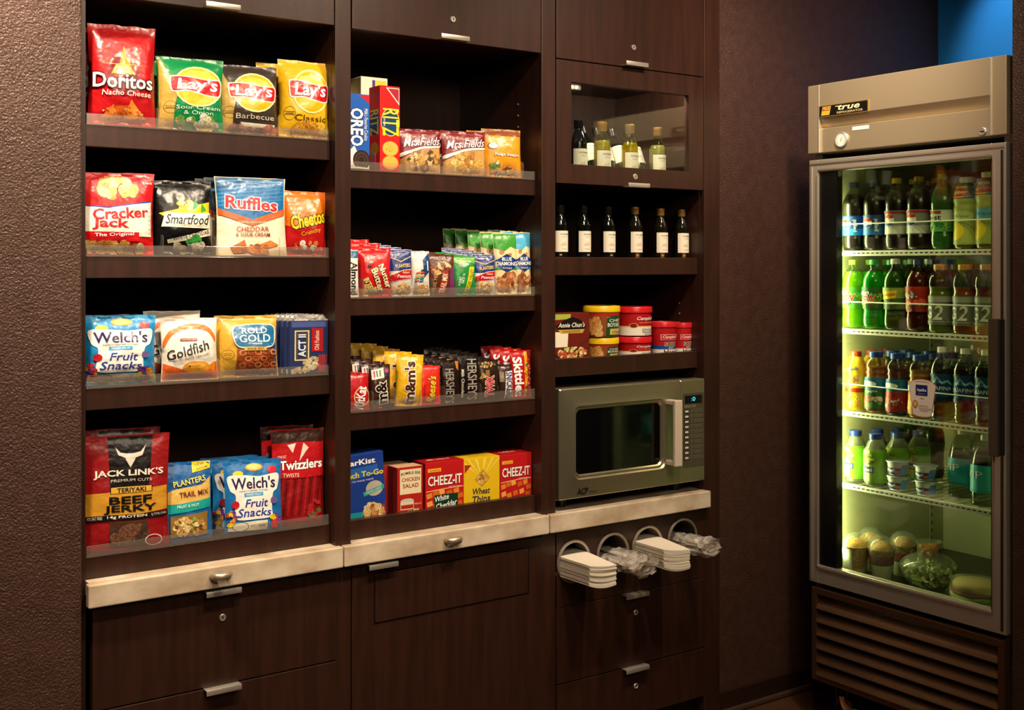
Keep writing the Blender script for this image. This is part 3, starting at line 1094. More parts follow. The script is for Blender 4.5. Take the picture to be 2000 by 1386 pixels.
bag('cheese_popcorn_bag', 'black popcorn bag with yellow and white script band', 'snack bag', xc, w, h, .06, YF, Z, '0d0c0c',
    [('part', 'corn_picture'), ('p', [(.10, .55), (.96, .72), (.96, .46), (.20, .50)], 'f2c81c'), ('b', .55, .68, .12, .09, 14, .05, ['f6dc3c', 'e8b81a', 'faf0a0']), ('p', [(.66, .60), (.78, .66), (.70, .76)], '2c8a3a'), ('p', [(.80, .56), (.90, .60), (.82, .70)], '3a9a3a'),
     ('part', 'name_band'), ('p', [(.14, .37), (.97, .36), (.97, .565), (.20, .56)], 'f4eedc'), ('p', [(.26, .15), (.97, .27), (.97, .36), (.24, .20)], 'f0e8d0'),
     ('part', 'lettering'), ('t', 'Smartfood', .58, .475, .74, .135, '0a0a0a', {'shear': .3, 'bold': .02}), ('t', 'POPCORN', .62, .395, .56, .028, 'b8a24a'), ('t', 'WHITE CHEDDAR', .64, .265, .62, .055, '0a0a0a', {'rot': 12, 'bold': .01}),
     ('part', 'popcorn_picture'), ('b', .62, .12, .24, .09, 18, .06, ['efe8d0', 'd9cfae', 'c2b48c']), ('b', .70, .20, .18, .05, 4, .06, ['2f9a3c'])], G1, seed=61, tilt=2)
xc, w, h = spread(424, 557, 346, Z, YF)
ruf = [('part', 'blue_field'), ('p', [(.02, .60), (.5, .44), (.98, .60), (.98, .99), (.02, .99)], '1c6fae')]
for k in range(7):
    ruf.append(('p', [(.03, .62 + k * .05), (.97, .72 + k * .045), (.97, .73 + k * .045), (.03, .645 + k * .05)], '3a8cc6'))
ruf += [('part', 'orange_chevron'), ('p', [(.02, .60), (.5, .46), (.98, .60), (.98, .52), (.5, .375), (.02, .52)], 'd8622a'),
        ('part', 'lettering'), ('t', 'Ruffles', .50, .665, .74, .17, 'c8161c', {'bold': .05, 'line': 'ffffff', 'lw': .045, 'rot': -4}), ('t', 'RUFFLES HAVE RIDGES', .5, .425, .40, .022, 'f6e6d0'),
        ('t', 'CHEDDAR', .5, .335, .46, .062, 'b0381c', {'bold': .01}), ('t', '& SOUR CREAM', .5, .265, .48, .048, '8a2a1a', {'bold': .01}),
        ('part', 'chip_picture'), ('p', [(.18, .11), (.38, .20), (.42, .06), (.24, .03)], 'b8631c'), ('p', [(.40, .04), (.86, .14), (.74, .20), (.58, .14)], 'c8742a'), ('b', .55, .08, .22, .05, 10, .055, ['c8702a', 'a8541a', 'da8a3c'])]
b = bag('ridged_chip_bag', 'blue and cream ridged potato chip pouch, foremost of three', 'snack bag', xc, w, h, .05, YF, Z, 'efe2c6', ruf, G1, 'pouch', seed=71, tilt=2)
dup(b, (xc - .008, YF + .046, Z), 'blue ridged potato chip pouch, second of three in file')
dup(b, (xc - .014, YF + .092, Z), 'blue ridged potato chip pouch, last of three in file')
xc, w, h = spread(551, 634, 373, Z, YF)
b = bag('cheese_puff_bag', 'orange and red cheese snack bag with leaning yellow lettering', 'snack bag', xc, w, h, .05, YF, Z, 'f0761a',
        [('part', 'red_field'), ('p', [(.02, .02), (.98, .02), (.98, .56), (.5, .42), (.02, .46)], 'b8161a'), ('part', 'lettering'), ('t', 'Cheetos', .56, .56, .82, .22, 'f8cf1c', {'bold': .06, 'line': '1a1410', 'lw': .05, 'rot': 14, 'shear': .15}),
         ('t', 'Crunchy', .62, .36, .46, .085, 'f6a81c', {'bold': .03, 'rot': 16, 'line': '5a0a0a', 'lw': .03}), ('part', 'puff_picture'), ('b', .55, .12, .36, .09, 14, .06, ['e8641c', 'f28a2c', 'efe6da', 'd04a1a'])], G1, seed=81, tilt=2, roll=1)
dup(b, (xc + .006, YF + .058, Z), 'orange cheese snack bag standing behind the leaning yellow lettering')

Z = S1[2]
FRUIT = ['c8203a', '7a2a86', 'f08a1c', 'e8c81c', 'a81c2c', '5a3a9a']


def welch():
    return [('part', 'fruit_picture'), ('e', .52, .905, .15, .055, 'f5a01e'), ('e', .52, .91, .12, .04, 'ffd27a'), ('e', .83, .86, .08, .055, 'd0253a'), ('e', .24, .82, .09, .045, 'e2d23c'), ('e', .12, .12, .09, .06, '6a3a90'),
            ('part', 'name_panel'), ('s', [(.06, .79), (.30, .80), (.60, .775), (.93, .80), (.92, .60), (.84, .53), (.81, .34), (.79, .20), (.5, .175), (.18, .20), (.17, .36), (.18, .53), (.09, .60)], 'f4efe6'),
            ('part', 'lettering'), ('t', "Welch's", .50, .685, .76, .17, '2b1c4e', {'bold': .04}), ('t', 'FAMILY FARMER OWNED', .50, .575, .50, .025, '4a4060'), ('r', .33, .50, .66, .55, '4aa8d8'), ('t', 'MIXED FRUIT', .5, .525, .26, .026, 'ffffff'),
            ('t', 'Fruit', .54, .405, .40, .115, '2a3a9a', {'shear': .2, 'bold': .02}), ('t', 'Snacks', .50, .275, .58, .115, '2a3a9a', {'shear': .2, 'bold': .02}),
            ('part', 'fat_free_band'), ('p', [(.06, .03), (.70, .03), (.72, .155), (.06, .15)], 'd9d3c4'), ('o', .26, .09, .14, .065, '5a8a4a', .12), ('t', 'FAT FREE', .55, .09, .24, .035, '4a4a3a'),
            ('part', 'berry_picture'), ('b', .86, .13, .09, .09, 8, .07, FRUIT), ('e', .18, .40, .065, .055, 'b8202c'), ('e', .84, .43, .055, .05, '6a5a94'), ('b', .12, .2, .07, .1, 6, .05, FRUIT)]


xc, w, h = spread(163, 302, 616, Z, YF)
b = bag('fruit_snack_bag', 'blue and white fruit snack bag on the third chip shelf', 'snack bag', xc, w, h, .055, YF, Z, '1c86c0', welch(), G1, seed=91, tilt=2, wr=1.4)
dup(b, (xc - .022, YF + .058, Z), 'blue fruit snack bag almost hidden behind the bag on the third shelf')
xc, w, h = spread(316, 424, 621, Z, YF)
gold = [('part', 'orange_swirl'), ('s', [(.03, .54), (.20, .74), (.50, .83), (.80, .79), (.95, .62), (.96, .70), (.80, .87), (.50, .90), (.18, .82), (.04, .66)], 'e8742a'), ('p', [(.02, .02), (.98, .02), (.98, .30), (.75, .17), (.40, .17), (.02, .28)], 'e2662a'),
        ('part', 'cracker_picture'), ('e', .60, .21, .24, .10, 'e2972c'), ('p', [(.80, .22), (.94, .30), (.92, .12)], 'd98a22'), ('e', .60, .24, .16, .05, 'f0b24a'), ('e', .48, .23, .018, .012, '2a1a10'),
        ('part', 'lettering'), ('r', .32, .635, .62, .675, '8a2a1c'), ('t', 'Pepperidge Farm', .47, .655, .27, .025, 'f8ead0'), ('t', 'Goldfish', .45, .485, .76, .165, '1c1a1e', {'shear': .15, 'bold': .015, 'rot': 16}), ('t', 'BAKED SNACK CRACKERS', .52, .365, .66, .034, '1c1a1e', {'rot': 12})]
b = bag('cracker_bag', 'white and orange fish-shaped cracker bag standing foremost', 'snack bag', xc, w, h, .05, YF, Z, 'efe8da', gold, G1, seed=101, tilt=2)
dup(b, (xc - .022, YF + .052, Z + .004), 'white and orange fish-shaped cracker bag peeking out behind its twin').scale = (1, 1, 1.08)
xc, w, h = spread(424, 541, 616, Z, YF)
PRET = ['a8542c', 'c2703c', '8a3e1e', 'd08a54']
rg_ops = [('part', 'blue_field'), ('p', [(.70, .02), (.97, .02), (.97, .78), (.70, .80)], '1c4f80'), ('part', 'pretzel_picture'), ('r', .30, .04, .93, .46, '9a4a28')]
for i in range(5):
    for j in range(4):
        rg_ops.append(('o', .36 + i * .125 + (.06 if j % 2 else 0) * .6, .09 + j * .105, .058, .048, PRET[(i + j) % 4], .42))
rg_ops += [('part', 'badge'), ('s', [(.27, .82), (.40, .86), (.70, .87), (.91, .83), (.94, .66), (.88, .50), (.60, .47), (.34, .49), (.25, .64)], 'e8e2d0'), ('s', [(.29, .81), (.41, .845), (.70, .855), (.895, .82), (.92, .66), (.87, .515), (.60, .485), (.35, .505), (.27, .64)], '1c6c9a'),
           ('r', .42, .435, .78, .49, 'd8a84a'), ('part', 'lettering'), ('t', 'ROLD', .60, .755, .40, .10, 'ffffff', {'bold': .02}), ('t', 'GOLD', .60, .63, .50, .125, 'ffffff', {'bold': .02}), ('t', 'Pretzels', .60, .545, .22, .035, 'ffffff', {'shear': .2}), ('t', 'SINCE 1917', .60, .462, .26, .03, '3a2410', {'bold': .01})] + [('part', 'stamp'), ('o', .17, .38, .10, .08, '6b4e1c', .08), ('r', .10, .393, .24, .399, '6b4e1c'), ('r', .10, .361, .24, .367, '6b4e1c'), ('r', .12, .374, .22, .384, '8a6a34')]
bag('pretzel_bag', 'gold pretzel bag with round blue badge and pretzel picture', 'snack bag', xc, w, h, .055, YF, Z, 'd0a238', rg_ops, G1, seed=111, tilt=2, wr=1.3)
xc, w, h = spread(566, 640, 626, Z, YB)
act = [('part', 'print_frame'), ('r', .03, .01, .97, .985, '26325e'), ('r', .04, .88, .96, .98, '4a5a96'), ('part', 'marquee'), ('r', .12, .26, .50, .82, 'e8d9a8'), ('r', .15, .28, .47, .80, '5a4a2a'), ('r', .20, .30, .42, .78, '26325e')]
for k in range(9):
    act += [('e', .135, .30 + k * .06, .014, .01, 'fff2c0'), ('e', .485, .30 + k * .06, .014, .01, 'fff2c0')]
act += [('part', 'lettering'), ('t', 'ACT II', .31, .54, .42, .20, 'f4f0e6', {'rot': 90, 'bold': .04, 'line': '2f6ac0', 'lw': .03}), ('r', .56, .42, .86, .86, 'a81a1c'), ('t', 'Old Fashion', .70, .63, .36, .12, 'f6ead8', {'rot': 90}), ('part', 'popcorn_picture'), ('b', .55, .20, .20, .12, 18, .06, ['e8dcc0', 'cfc09a', 'b0a27c'])]
for k in range(5):
    act.append(('p', [(.74 + k * .045, .03), (.765 + k * .045, .03), (.775 + k * .045, .36), (.75 + k * .045, .36)], 'c03a30'))
act += [('b', .25, .07, .2, .05, 10, .06, ['d8caa6', 'b8aa86'])]
b = carton('popcorn_packet', 'navy popcorn packet with upright bulb-lit lettering, foremost of the row', 'popcorn packet', xc, w, h, .012, YB, Z, '2c3866', act, 'popcorn packets', ry=.5, side='3a4880')
wp = MB()
rnd = random.Random(5)
for k in range(10):
    gx = rnd.uniform(-.5, .3) * w
    vs, fs = [], []
    for i in range(6):
        for j in range(3):
            vs.append((gx + i * .008 + rnd.uniform(-.003, .003), .004 + k * .0 + rnd.uniform(-.004, .004), h - .003 + j * .006 + rnd.uniform(-.003, .004) + .006 * sin(i)))
    for i in range(5):
        for j in range(2):
            a = i * 3 + j
            fs.append((a, a + 3, a + 4, a + 1))
    wp.add(vs, fs, M('f0eee8', 'wrap'))
new('wrapper_fringe', wp.mesh('wrapper_fringe'), b)
NTH = ['second', 'third', 'fourth', 'fifth', 'sixth', 'seventh']
for k in range(6):
    dup(b, (xc - .0065 * (k + 1), YB + .006 + .0145 * (k + 1), Z), 'navy popcorn packet, %s from the front of its row' % NTH[k])

Z = S1[3]
xc, w, h = spread(160, 326, 850, Z, YF)
jerky = [('part', 'black_panel'), ('p', [(.30, .52), (.76, .52), (.80, .985), (.28, .985)], '14100f'), ('part', 'bull_logo'), ('p', [(.54, .72), (.48, .80), (.60, .80)], 'd8d0c6'), ('p', [(.40, .83), (.36, .90), (.42, .85), (.50, .84), (.58, .84), (.66, .85), (.72, .90), (.68, .82), (.58, .80), (.50, .80)], 'd8d0c6'),
         ('part', 'yellow_band'), ('p', [(.02, .27), (.98, .32), (.98, .54), (.02, .50)], 'c8902a'), ('r', .30, .495, .80, .555, '14100f'), ('r', .31, .50, .79, .55, 'd8a840'),
         ('part', 'meat_window'), ('r', .30, .03, .74, .25, '4a2a1c'), ('b', .52, .14, .2, .09, 14, .07, ['5a3422', '3a1e14', '6a4028']),
         ('part', 'lettering'), ('t', "JACK LINK'S", .52, .665, .82, .075, 'e6ddd0', {'bold': .05}), ('t', 'PREMIUM CUTS', .55, .605, .48, .024, 'd8ccc0'), ('t', 'TERIYAKI', .55, .525, .34, .036, '14100f', {'bold': .03}), ('t', 'BEEF', .54, .435, .50, .072, '14100f', {'bold': .05}), ('t', 'JERKY', .54, .35, .62, .078, '14100f', {'bold': .05}), ('r', .02, .262, .98, .305, '14100f'), ('t', '14g PROTEIN', .50, .285, .46, .03, 'f0e8dc', {'bold': .02}), ('t', '97% FAT FREE', .13, .285, .17, .026, 'd8d0c6'), ('t', '5g TOTAL CARBS', .87, .285, .18, .026, 'd8d0c6'), ('o', .80, .07, .10, .05, 'e8dcd0', .12)]
b = bag('jerky_bag', 'red, black and gold beef jerky pouch on the bottom chip shelf', 'snack bag', xc, w, h, .04, YF - .006, Z, '8c1418', jerky, G1, 'pouch', seed=121, tilt=2, wr=.8)
dup(b, (xc - .004, YF + .05, Z + .008), 'red beef jerky pouch standing behind the front jerky pouch')
xc, w, h = spread(314, 413, 902, Z, YF)
bag('trail_mix_pouch', 'blue, gold and teal trail mix pouch with a clear window', 'snack bag', xc, w, h, .045, YF, Z, '1c5ea0',
    [('part', 'new_look_flag'), ('p', [(.62, .86), (.97, .90), (.97, .99), (.62, .99)], 'f0d02c'), ('t', 'NEW', .76, .955, .18, .032, '2a2a30', {'rot': 6}), ('t', 'LOOK', .82, .915, .22, .03, '2a2a30', {'rot': 6}),
     ('part', 'gold_field'), ('p', [(.02, .46), (.97, .50), (.97, .80), (.80, .70), (.55, .68), (.30, .66), (.02, .60)], 'd8b25c'), ('part', 'teal_band'), ('p', [(.02, .33), (.97, .41), (.97, .52), (.02, .45)], '18a09a'),
     ('part', 'nut_window'), ('p', [(.18, .04), (.88, .06), (.90, .36), (.18, .31)], '8a6a30'), ('b', .54, .18, .30, .11, 40, .055, ['d8b066', 'e8cc8c', 'b88a3c', '8aa03c', '7a3a1c', 'f0dca0']),
     ('part', 'lettering'), ('t', 'PLANTERS', .56, .755, .62, .075, 'f4e06a', {'bold': .03, 'rot': 10, 'line': '14284e', 'lw': .03}), ('t', 'TRAIL MIX', .64, .595, .56, .065, '6a1c24', {'bold': .02, 'rot': 4}), ('t', 'FRUIT & NUT', .52, .445, .42, .036, 'f0f6ee', {'rot': 4})], G1, 'pouch', seed=131, tilt=2, wr=.8)
xc, w, h = spread(440, 549, 899, Z, YF - .01)
b = bag('fruit_snack_bag', 'blue and white fruit snack pouch, foremost on the bottom chip shelf', 'snack bag', xc, w, h, .04, YF - .01, Z, '1c70b4', welch(), G1, 'pouch', seed=141, tilt=2, wr=.7)
dup(b, (xc - .013, YF + .036, Z), 'blue fruit snack pouch, second in file on the bottom chip shelf')
dup(b, (xc - .026, YF + .072, Z), 'blue fruit snack pouch, last in file on the bottom chip shelf')
xc, w, h = spread(531, 630, 838, Z, YF + .004)
tw = [('part', 'clear_top'), ('r', .02, .86, .98, .985, '3a1c14'), ('part', 'twist_picture'), ('r', .05, .03, .95, .50, '8a1418')]
for k in range(11):
    tw.append(('p', [(.05 + k * .075, .10), (.08 + k * .075, .10), (.17 + k * .075 if k < 10 else .93, .50), (.13 + k * .075 if k < 10 else .90, .50)], ['6a0c10', 'a81c20'][k % 2]))
tw += [('b', .78, .16, .14, .08, 8, .06, ['c82028', '3a7a2a', 'b01a22']), ('part', 'name_panel'), ('r', .02, .49, .98, .86, 'b8141c'), ('p', [(.30, .84), (.46, .85), (.40, .75)], 'f0d8d0'), ('p', [(.60, .85), (.70, .80), (.52, .66)], 'f0d8d0'),
       ('part', 'lettering'), ('t', 'Twizzlers', .55, .63, .80, .095, 'ffffff', {'bold': .05, 'line': '3a0508', 'lw': .03}), ('t', 'TWISTS', .36, .525, .30, .04, 'f6e0c8', {'bold': .01}), ('t', 'LOW FAT', .2, .72, .16, .035, 'f6e0c8')]
b = bag('licorice_bag', 'red licorice twist bag with clear window on the bottom chip shelf', 'candy bag', xc, w, h, .026, YF + .004, Z, '7a1014', tw, G1, 'pouch', seed=151, tilt=2, wr=.7)
dup(b, (xc - .010, YF + .045, Z + .004), 'red licorice twist bag standing behind the front licorice bag')

# ---------------------------------------------------------------- cookies
G2 = 'cookies on the top candy shelf'
Z = S2[0]
xc, w, h = spread(672, 722, 183, Z, YB)
carton('sandwich_cookie_box', 'tall blue chocolate sandwich cookie box against the cabinet stile', 'cookie box', xc, w, h, .05, YB, Z, '1c5cb8',
       [('part', 'corner_flag'), ('p', [(.55, .99), (.99, .99), (.99, .88)], 'b81c3a'), ('part', 'milk_splash'), ('s', [(.03, .30), (.16, .36), (.26, .27), (.40, .31), (.55, .22), (.95, .16), (.95, .02), (.5, .015), (.03, .02)], 'f0ece4'), ('part', 'cookie_picture'), ('e', .68, .13, .34, .13, '2a1a16'), ('o', .68, .13, .28, .105, '4a332c', .25), ('o', .68, .13, .16, .06, '4a332c', .3), ('p', [(.30, .04), (.5, .015), (.98, .01), (.98, .03), (.5, .04)], 'f6f2ea'),
        ('part', 'lettering'), ('t', 'OREO', .50, .56, .50, .50, 'ffffff', {'rot': -90, 'bold': .06, 'line': '0c2a6a', 'lw': .05}), ('t', "Milk's Favorite Cookie", .86, .60, .42, .15, 'f0f4fa', {'rot': -90})], G2, side='164a9a')
xc, w, h = spread(705, 757, 151, Z, YF + .07)
for k, lab in enumerate(('tall white cracker box behind the red cracker box', 'tall white cracker box at the back corner behind the blue box')):
    carton('cracker_box', lab, 'cracker box', xc - .035 * k, w, h, .06, YF + .07 + .0675 * k, Z, 'efe6d2', [('part', 'printed_front'), ('r', .55, .86, .95, .97, 'e8d23a'), ('r', .42, .87, .53, .97, '5a3a7a'), ('r', .05, .05, .95, .5, 'e4d6b4')], G2, side='8a7440')
xc, w, h = spread(742, 781, 168, Z, YB)
ritz = [('part', 'corner_flag'), ('p', [(.30, .98), (.97, .98), (.97, .78)], 'f0dcd4'), ('p', [(.40, .97), (.94, .97), (.94, .81)], 'b0243a'), ('part', 'round_logo'), ('e', .52, .575, .47, .165, 'f0d81c'), ('e', .52, .575, .44, .155, '14406a'), ('part', 'cracker_picture'), ('e', .52, .265, .40, .088, 'e8a83a'), ('e', .52, .268, .36, .078, 'f2bc54'), ('e', .52, .10, .40, .085, 'e09c30'), ('e', .52, .103, .36, .075, 'f0b64c'), ('b', .52, .27, .25, .04, 7, .03, ['c98a24']), ('part', 'lettering'), ('t', 'RITZ', .54, .575, .32, .80, 'f2dc2c', {'rot': -90, 'bold': .02}), ('t', 'CRACKERS', .22, .575, .10, .08, 'ffffff', {'rot': -90})]
carton('cracker_box', 'tall narrow red cracker box with round blue and yellow logo', 'cracker box', xc, w, h, w, YB, Z, 'd01a1c', ritz, G2, side='d01a1c', side_ops=[('p', [(.40, .97), (.94, .97), (.94, .81)], 'b0243a'), ('e', .5, .575, .46, .15, '14406a'), ('t', 'RITZ', .5, .575, .30, .74, 'd8c24a', {'rot': -90, 'bold': .02}), ('e', .5, .265, .38, .08, 'b87a2a')], top='c81a1c')
COOK = ['d8a860', 'c08a44', '8a5a2a', 'e8c88a', '5a3a20']
COOK2 = ['e0b054', 'd09a3c', 'b88030', 'f0cc84']


def fields(cols):
    return [('part', 'cookie_picture'), ('p', [(.02, .02), (.98, .02), (.98, .64), (.75, .60), (.40, .50), (.02, .30)], 'c89a54'), ('b', .55, .28, .36, .24, 44, .07, cols), ('part', 'white_swoosh'), ('s', [(.03, .35), (.30, .47), (.55, .55), (.94, .60), (.94, .64), (.55, .60), (.30, .53), (.03, .43)], 'f2ece0'),
            ('part', 'lettering'), ('t', 'Mrs.Fields', .52, .71, .88, .18, 'ffffff', {'shear': .45, 'bold': .01, 'rot': 5, 'line': '5a0c14', 'lw': .02})]


for n, (pa, pb, pt, cols, what) in enumerate(((781, 858, 252, COOK, 'chocolate chip'), (865, 946, 256, COOK2, 'pale nut'))):
    xc, w, h = spread(pa, pb, pt, Z, YF)
    b = bag('cookie_packet', 'maroon cookie packet with %s cookie picture, foremost of its file' % what, 'cookie packet', xc, w, h, .03, YF, Z, '7c1a22', fields(cols), G2, seed=161 + n * 7, tilt=2, wr=.9)
    for k in range(2 + n):
        dup(b, (xc - .010 * (k + 1), YF + .036 * (k + 1), Z), 'maroon %s cookie packet, %s in its file' % (what, NTH[k]))
xc, w, h = spread(946, 1016, 252, Z, YF)
b = bag('cookie_packet', 'small orange fudge cookie bag with brown top edge', 'cookie packet', xc, w, h, .045, YF, Z, 'e8981e', [('part', 'brown_top'), ('r', .02, .86, .98, .985, '8a4a2c'), ('part', 'badge'), ('e', .22, .64, .13, .075, '5a3a1c'), ('e', .22, .64, .11, .06, 'f4ead6'), ('part', 'cookie_picture'), ('p', [(.46, .30), (.84, .32), (.82, .16), (.46, .14)], 'd88a2c'), ('b', .55, .10, .36, .08, 18, .07, ['e8c88a', 'f0dcb0', '7a4a24', 'd8a85a']), ('b', .24, .24, .12, .06, 6, .06, ['f0e8d8', '6a8a4a']), ('part', 'lettering'), ('t', 'Fudge Shoppe', .56, .46, .62, .085, 'f8f2e4', {'bold': .04, 'line': '4a2814', 'lw': .04})], G2, seed=181, tilt=2, wr=1.2)
dup(b, (xc - .01, YF + .06, Z), 'small orange fudge cookie bag behind the front fudge bag')

# ---------------------------------------------------------------- nuts and bars
G3 = 'nut and bar packets on the nut shelf'
Z = S2[1]
PEA = ['d8ac62', 'e8c486', 'c08e42', 'f0d8a4']
YN = YF - .005


def planters(flag=''):
    return [('part', 'blue_field'), ('r', .03, .54, .97, .985, '16307a'), ('p', [(.05, .84), (.5, .76), (.95, .86), (.95, .84), (.5, .74), (.05, .82)], 'd8c070'), ('part', 'red_band'), ('p', [(.02, .30), (.97, .38), (.97, .585), (.55, .56), (.02, .45)], 'e8d8b0'), ('p', [(.02, .31), (.97, .39), (.97, .57), (.55, .545), (.02, .435)], 'b8161c'), ('part', 'peanut_picture'), ('b', .5, .16, .42, .13, 36, .075, PEA), ('part', 'lettering'), ('t', 'PLANTERS', .55, .655, .62, .085, 'e8cc6a', {'bold': .03, 'rot': 5}), ('t', 'Salted', .66, .51, .30, .045, 'f8e8d0', {'shear': .2}), ('t', 'Peanuts', .58, .43, .58, .07, 'ffffff', {'shear': .2, 'bold': .01})]


def files(b, n, x, y, z, dx, dy, text, dz=0.0):
    for k in range(n):
        dup(b, (x + dx * (k + 1), y + dy * (k + 1), z + dz * (k + 1)), text % NTH[k])


xc, w, h = spread(675, 700, 488, Z, YN)
b = bag('almond_bar', 'white wrapped almond bar with black sideways lettering against the stile', 'candy bar', xc, w, h, .022, YN, Z, 'e8e4dc', [('part', 'blue_top'), ('r', .03, .84, .97, .98, '2a6a9a'), ('part', 'lettering'), ('t', 'Almond', .62, .40, .70, .5, '141414', {'rot': -90, 'bold': .03})], G3, seed=201, tilt=2)
files(b, 1, xc, YN, Z, -.004, .03, 'blue-topped almond bar, %s in its file beside the stile')
xc, w, h = spread(701, 762, 484, Z, YN)
b = bag('peanut_cookie_bag', 'red peanut butter cookie bite bag with slanting cream lettering', 'snack bag', xc, w, h, .045, YN, Z, 'c8141c', [('part', 'cookie_picture'), ('b', .30, .16, .22, .12, 10, .10, ['e8b45a', 'd89a3c', 'f2cc80']), ('e', .28, .62, .06, .04, '4a2a1c'), ('part', 'lettering'), ('t', 'Nutter', .76, .42, .52, .20, 'f4e4b0', {'rot': -68, 'bold': .05, 'line': '1a1210', 'lw': .04}), ('t', 'Butter', .54, .34, .50, .20, 'f4e4b0', {'rot': -68, 'bold': .05, 'line': '1a1210', 'lw': .04}), ('t', 'BITES', .28, .24, .30, .14, 'f6e88a', {'rot': -60, 'bold': .04, 'line': '3a1a10', 'lw': .03})], G3, seed=211, tilt=2, wr=1.3)
files(b, 2, xc, YN, Z, -.008, .045, 'red peanut butter cookie bite bag, %s in its file', .012)
xc, w, h = spread(761, 804, 487, Z, YN)
b = bag('peanut_bag', 'blue and red salted peanut bag beside the red cookie bites', 'snack bag', xc, w, h, .03, YN, Z, 'c8c8cc', planters(), G3, seed=221, tilt=2, finish='film')
files(b, 3, xc, YN, Z, -.012, .034, 'blue and red salted peanut bag beside the cookie bites, %s in its file', .006)
xc, w, h = spread(803, 838, 490, Z, YN)
b = bag('mini_cookie_bag', 'silver and blue mini cookie bag with rainbow lettering', 'snack bag', xc, w, h, .03, YN, Z, 'd8d6d0', [('part', 'blue_panel'), ('p', [(.62, .40), (.97, .55), (.97, .96), (.60, .80)], '143c78'), ('part', 'cookie_picture'), ('b', .55, .12, .36, .09, 16, .12, ['e0b868', 'c89644', 'f0d49a']), ('part', 'colour_blocks')] + [('p', [(x + .02 * j, .30 + .06 * j), (x + .2 + .02 * j, .32 + .06 * j), (x + .2 + .02 * j, .355 + .06 * j), (x + .02 * j, .335 + .06 * j)], cc) for x, cols_ in ((.16, ('b8281c', '2c7a3c', 'd8a81c', 'b8281c')), (.38, ('2c6ab8', '2c7a3c', 'd8a81c', 'b8281c', '2a2a30'))) for j, cc in enumerate(cols_)] + [('r', .78, .56, .84, .78, 'e8f0f4')], G3, seed=231, tilt=2, wr=1.2)
b['label'] = 'silver and blue mini cookie bag with rainbow lettering, foremost'
files(b, 3, xc, YN, Z, -.012, .034, 'silver mini cookie bag, %s in its file')
xc, w, h = spread(837, 886, 497, Z, YN)
b = bag('trail_mix_bar', 'brown and purple trail mix bar wrapper with nut picture', 'snack bar', xc, w, h, .028, YN, Z, '5a2e1a', [('part', 'nut_picture'), ('b', .45, .68, .36, .16, 18, .10, ['c8924a', 'e0b87a', '8a2a24', '6a3a20']), ('part', 'colour_bands'), ('p', [(.74, .02), (.97, .02), (.97, .80), (.80, .60)], '7c2a6a'), ('p', [(.30, .02), (.60, .02), (.72, .62), (.56, .60)], 'a8301c'), ('part', 'lettering'), ('t', 'TRAIL MIX', .54, .30, .48, .20, 'f6e8cc', {'rot': 80, 'bold': .02}), ('t', 'TRAIL MIX', .22, .32, .44, .12, 'd8a05a', {'rot': 84})], G3, seed=241, tilt=2)
files(b, 3, xc, YN, Z, -.012, .03, 'brown and purple trail mix bar, %s in its file', .004)
xc, w, h = spread(885, 928, 500, Z, YN)
b = bag('granola_bar', 'green granola bar wrapper with yellow slanting band', 'snack bar', xc, w, h, .03, YN, Z, '1c8a3c', [('part', 'leaf_picture'), ('p', [(.03, .98), (.97, .98), (.97, .80), (.6, .86), (.3, .78), (.03, .86)], '6ab04a'), ('e', .40, .76, .05, .06, '8a5a2c'), ('part', 'yellow_band'), ('p', [(.44, .02), (.62, .02), (.92, .72), (.70, .72)], 'e8cc1c'), ('part', 'lettering'), ('t', 'NATURE VALLEY', .68, .36, .62, .14, '1a5a2c', {'rot': 74, 'bold': .02}), ('t', "OATS 'N", .40, .42, .26, .11, 'f4f8ec', {'rot': 78, 'bold': .01}), ('t', 'HONEY', .26, .36, .24, .11, 'f4f8ec', {'rot': 80, 'bold': .01})], G3, seed=251, tilt=2)
files(b, 3, xc, YN, Z, -.012, .034, 'green granola bar, %s in its file', .004)
xc, w, h = spread(925, 966, 496, Z, YN)
b = bag('peanut_bag', 'blue and red salted peanut bag beside the green almond bags', 'snack bag', xc, w, h, .03, YN, Z, 'c8c8cc', planters(), G3, seed=261, tilt=2)
files(b, 3, xc, YN, Z, -.012, .034, 'blue and red salted peanut bag beside the almond bags, %s in its file', .006)
ALM = ['b0683a', 'c8844e', '8a4a26', 'd8a06a']
for n, (pa, pb, pt, cf, what, nb) in enumerate(((966, 1008, 455, '3a9a34', 'green', 4), (1006, 1036, 453, '4ab0d8', 'sky blue', 2))):
    xc, w, h = spread(pa, pb, pt, Z, YN)
    b = bag('almond_bag', 'tall %s almond bag with navy diamond logo, foremost' % what, 'snack bag', xc, w, h, .03, YN, Z, 'ecd9a8', [('part', 'colour_field'), ('p', [(.02, .985), (.98, .985), (.98, .74), (.70, .78), (.40, .70), (.02, .76)], cf), ('r', .02, .40, .98, .44, cf), ('part', 'almond_picture'), ('e', .30, .69, .10, .035, 'b8743e'), ('e', .66, .65, .08, .025, 'c08450'), ('b', .5, .20, .42, .15, 22, .13, ALM), ('part', 'diamond_logo'), ('p', [(.5, .66), (.96, .55), (.86, .44), (.5, .36), (.14, .44), (.04, .55)], '14347a'), ('part', 'lettering'), ('t', 'BLUE', .5, .575, .42, .058, 'ffffff', {'bold': .03}), ('t', 'DIAMOND', .5, .50, .88, .062, 'ffffff', {'bold': .03}), ('t', 'ALMONDS', .5, .425, .40, .03, 'e8f0e0')], G3, seed=271 + n * 9, tilt=2, wr=.8)
    files(b, nb, xc, YN, Z, -.015, .042, 'tall ' + what + ' almond bag, %s in its file', .004)

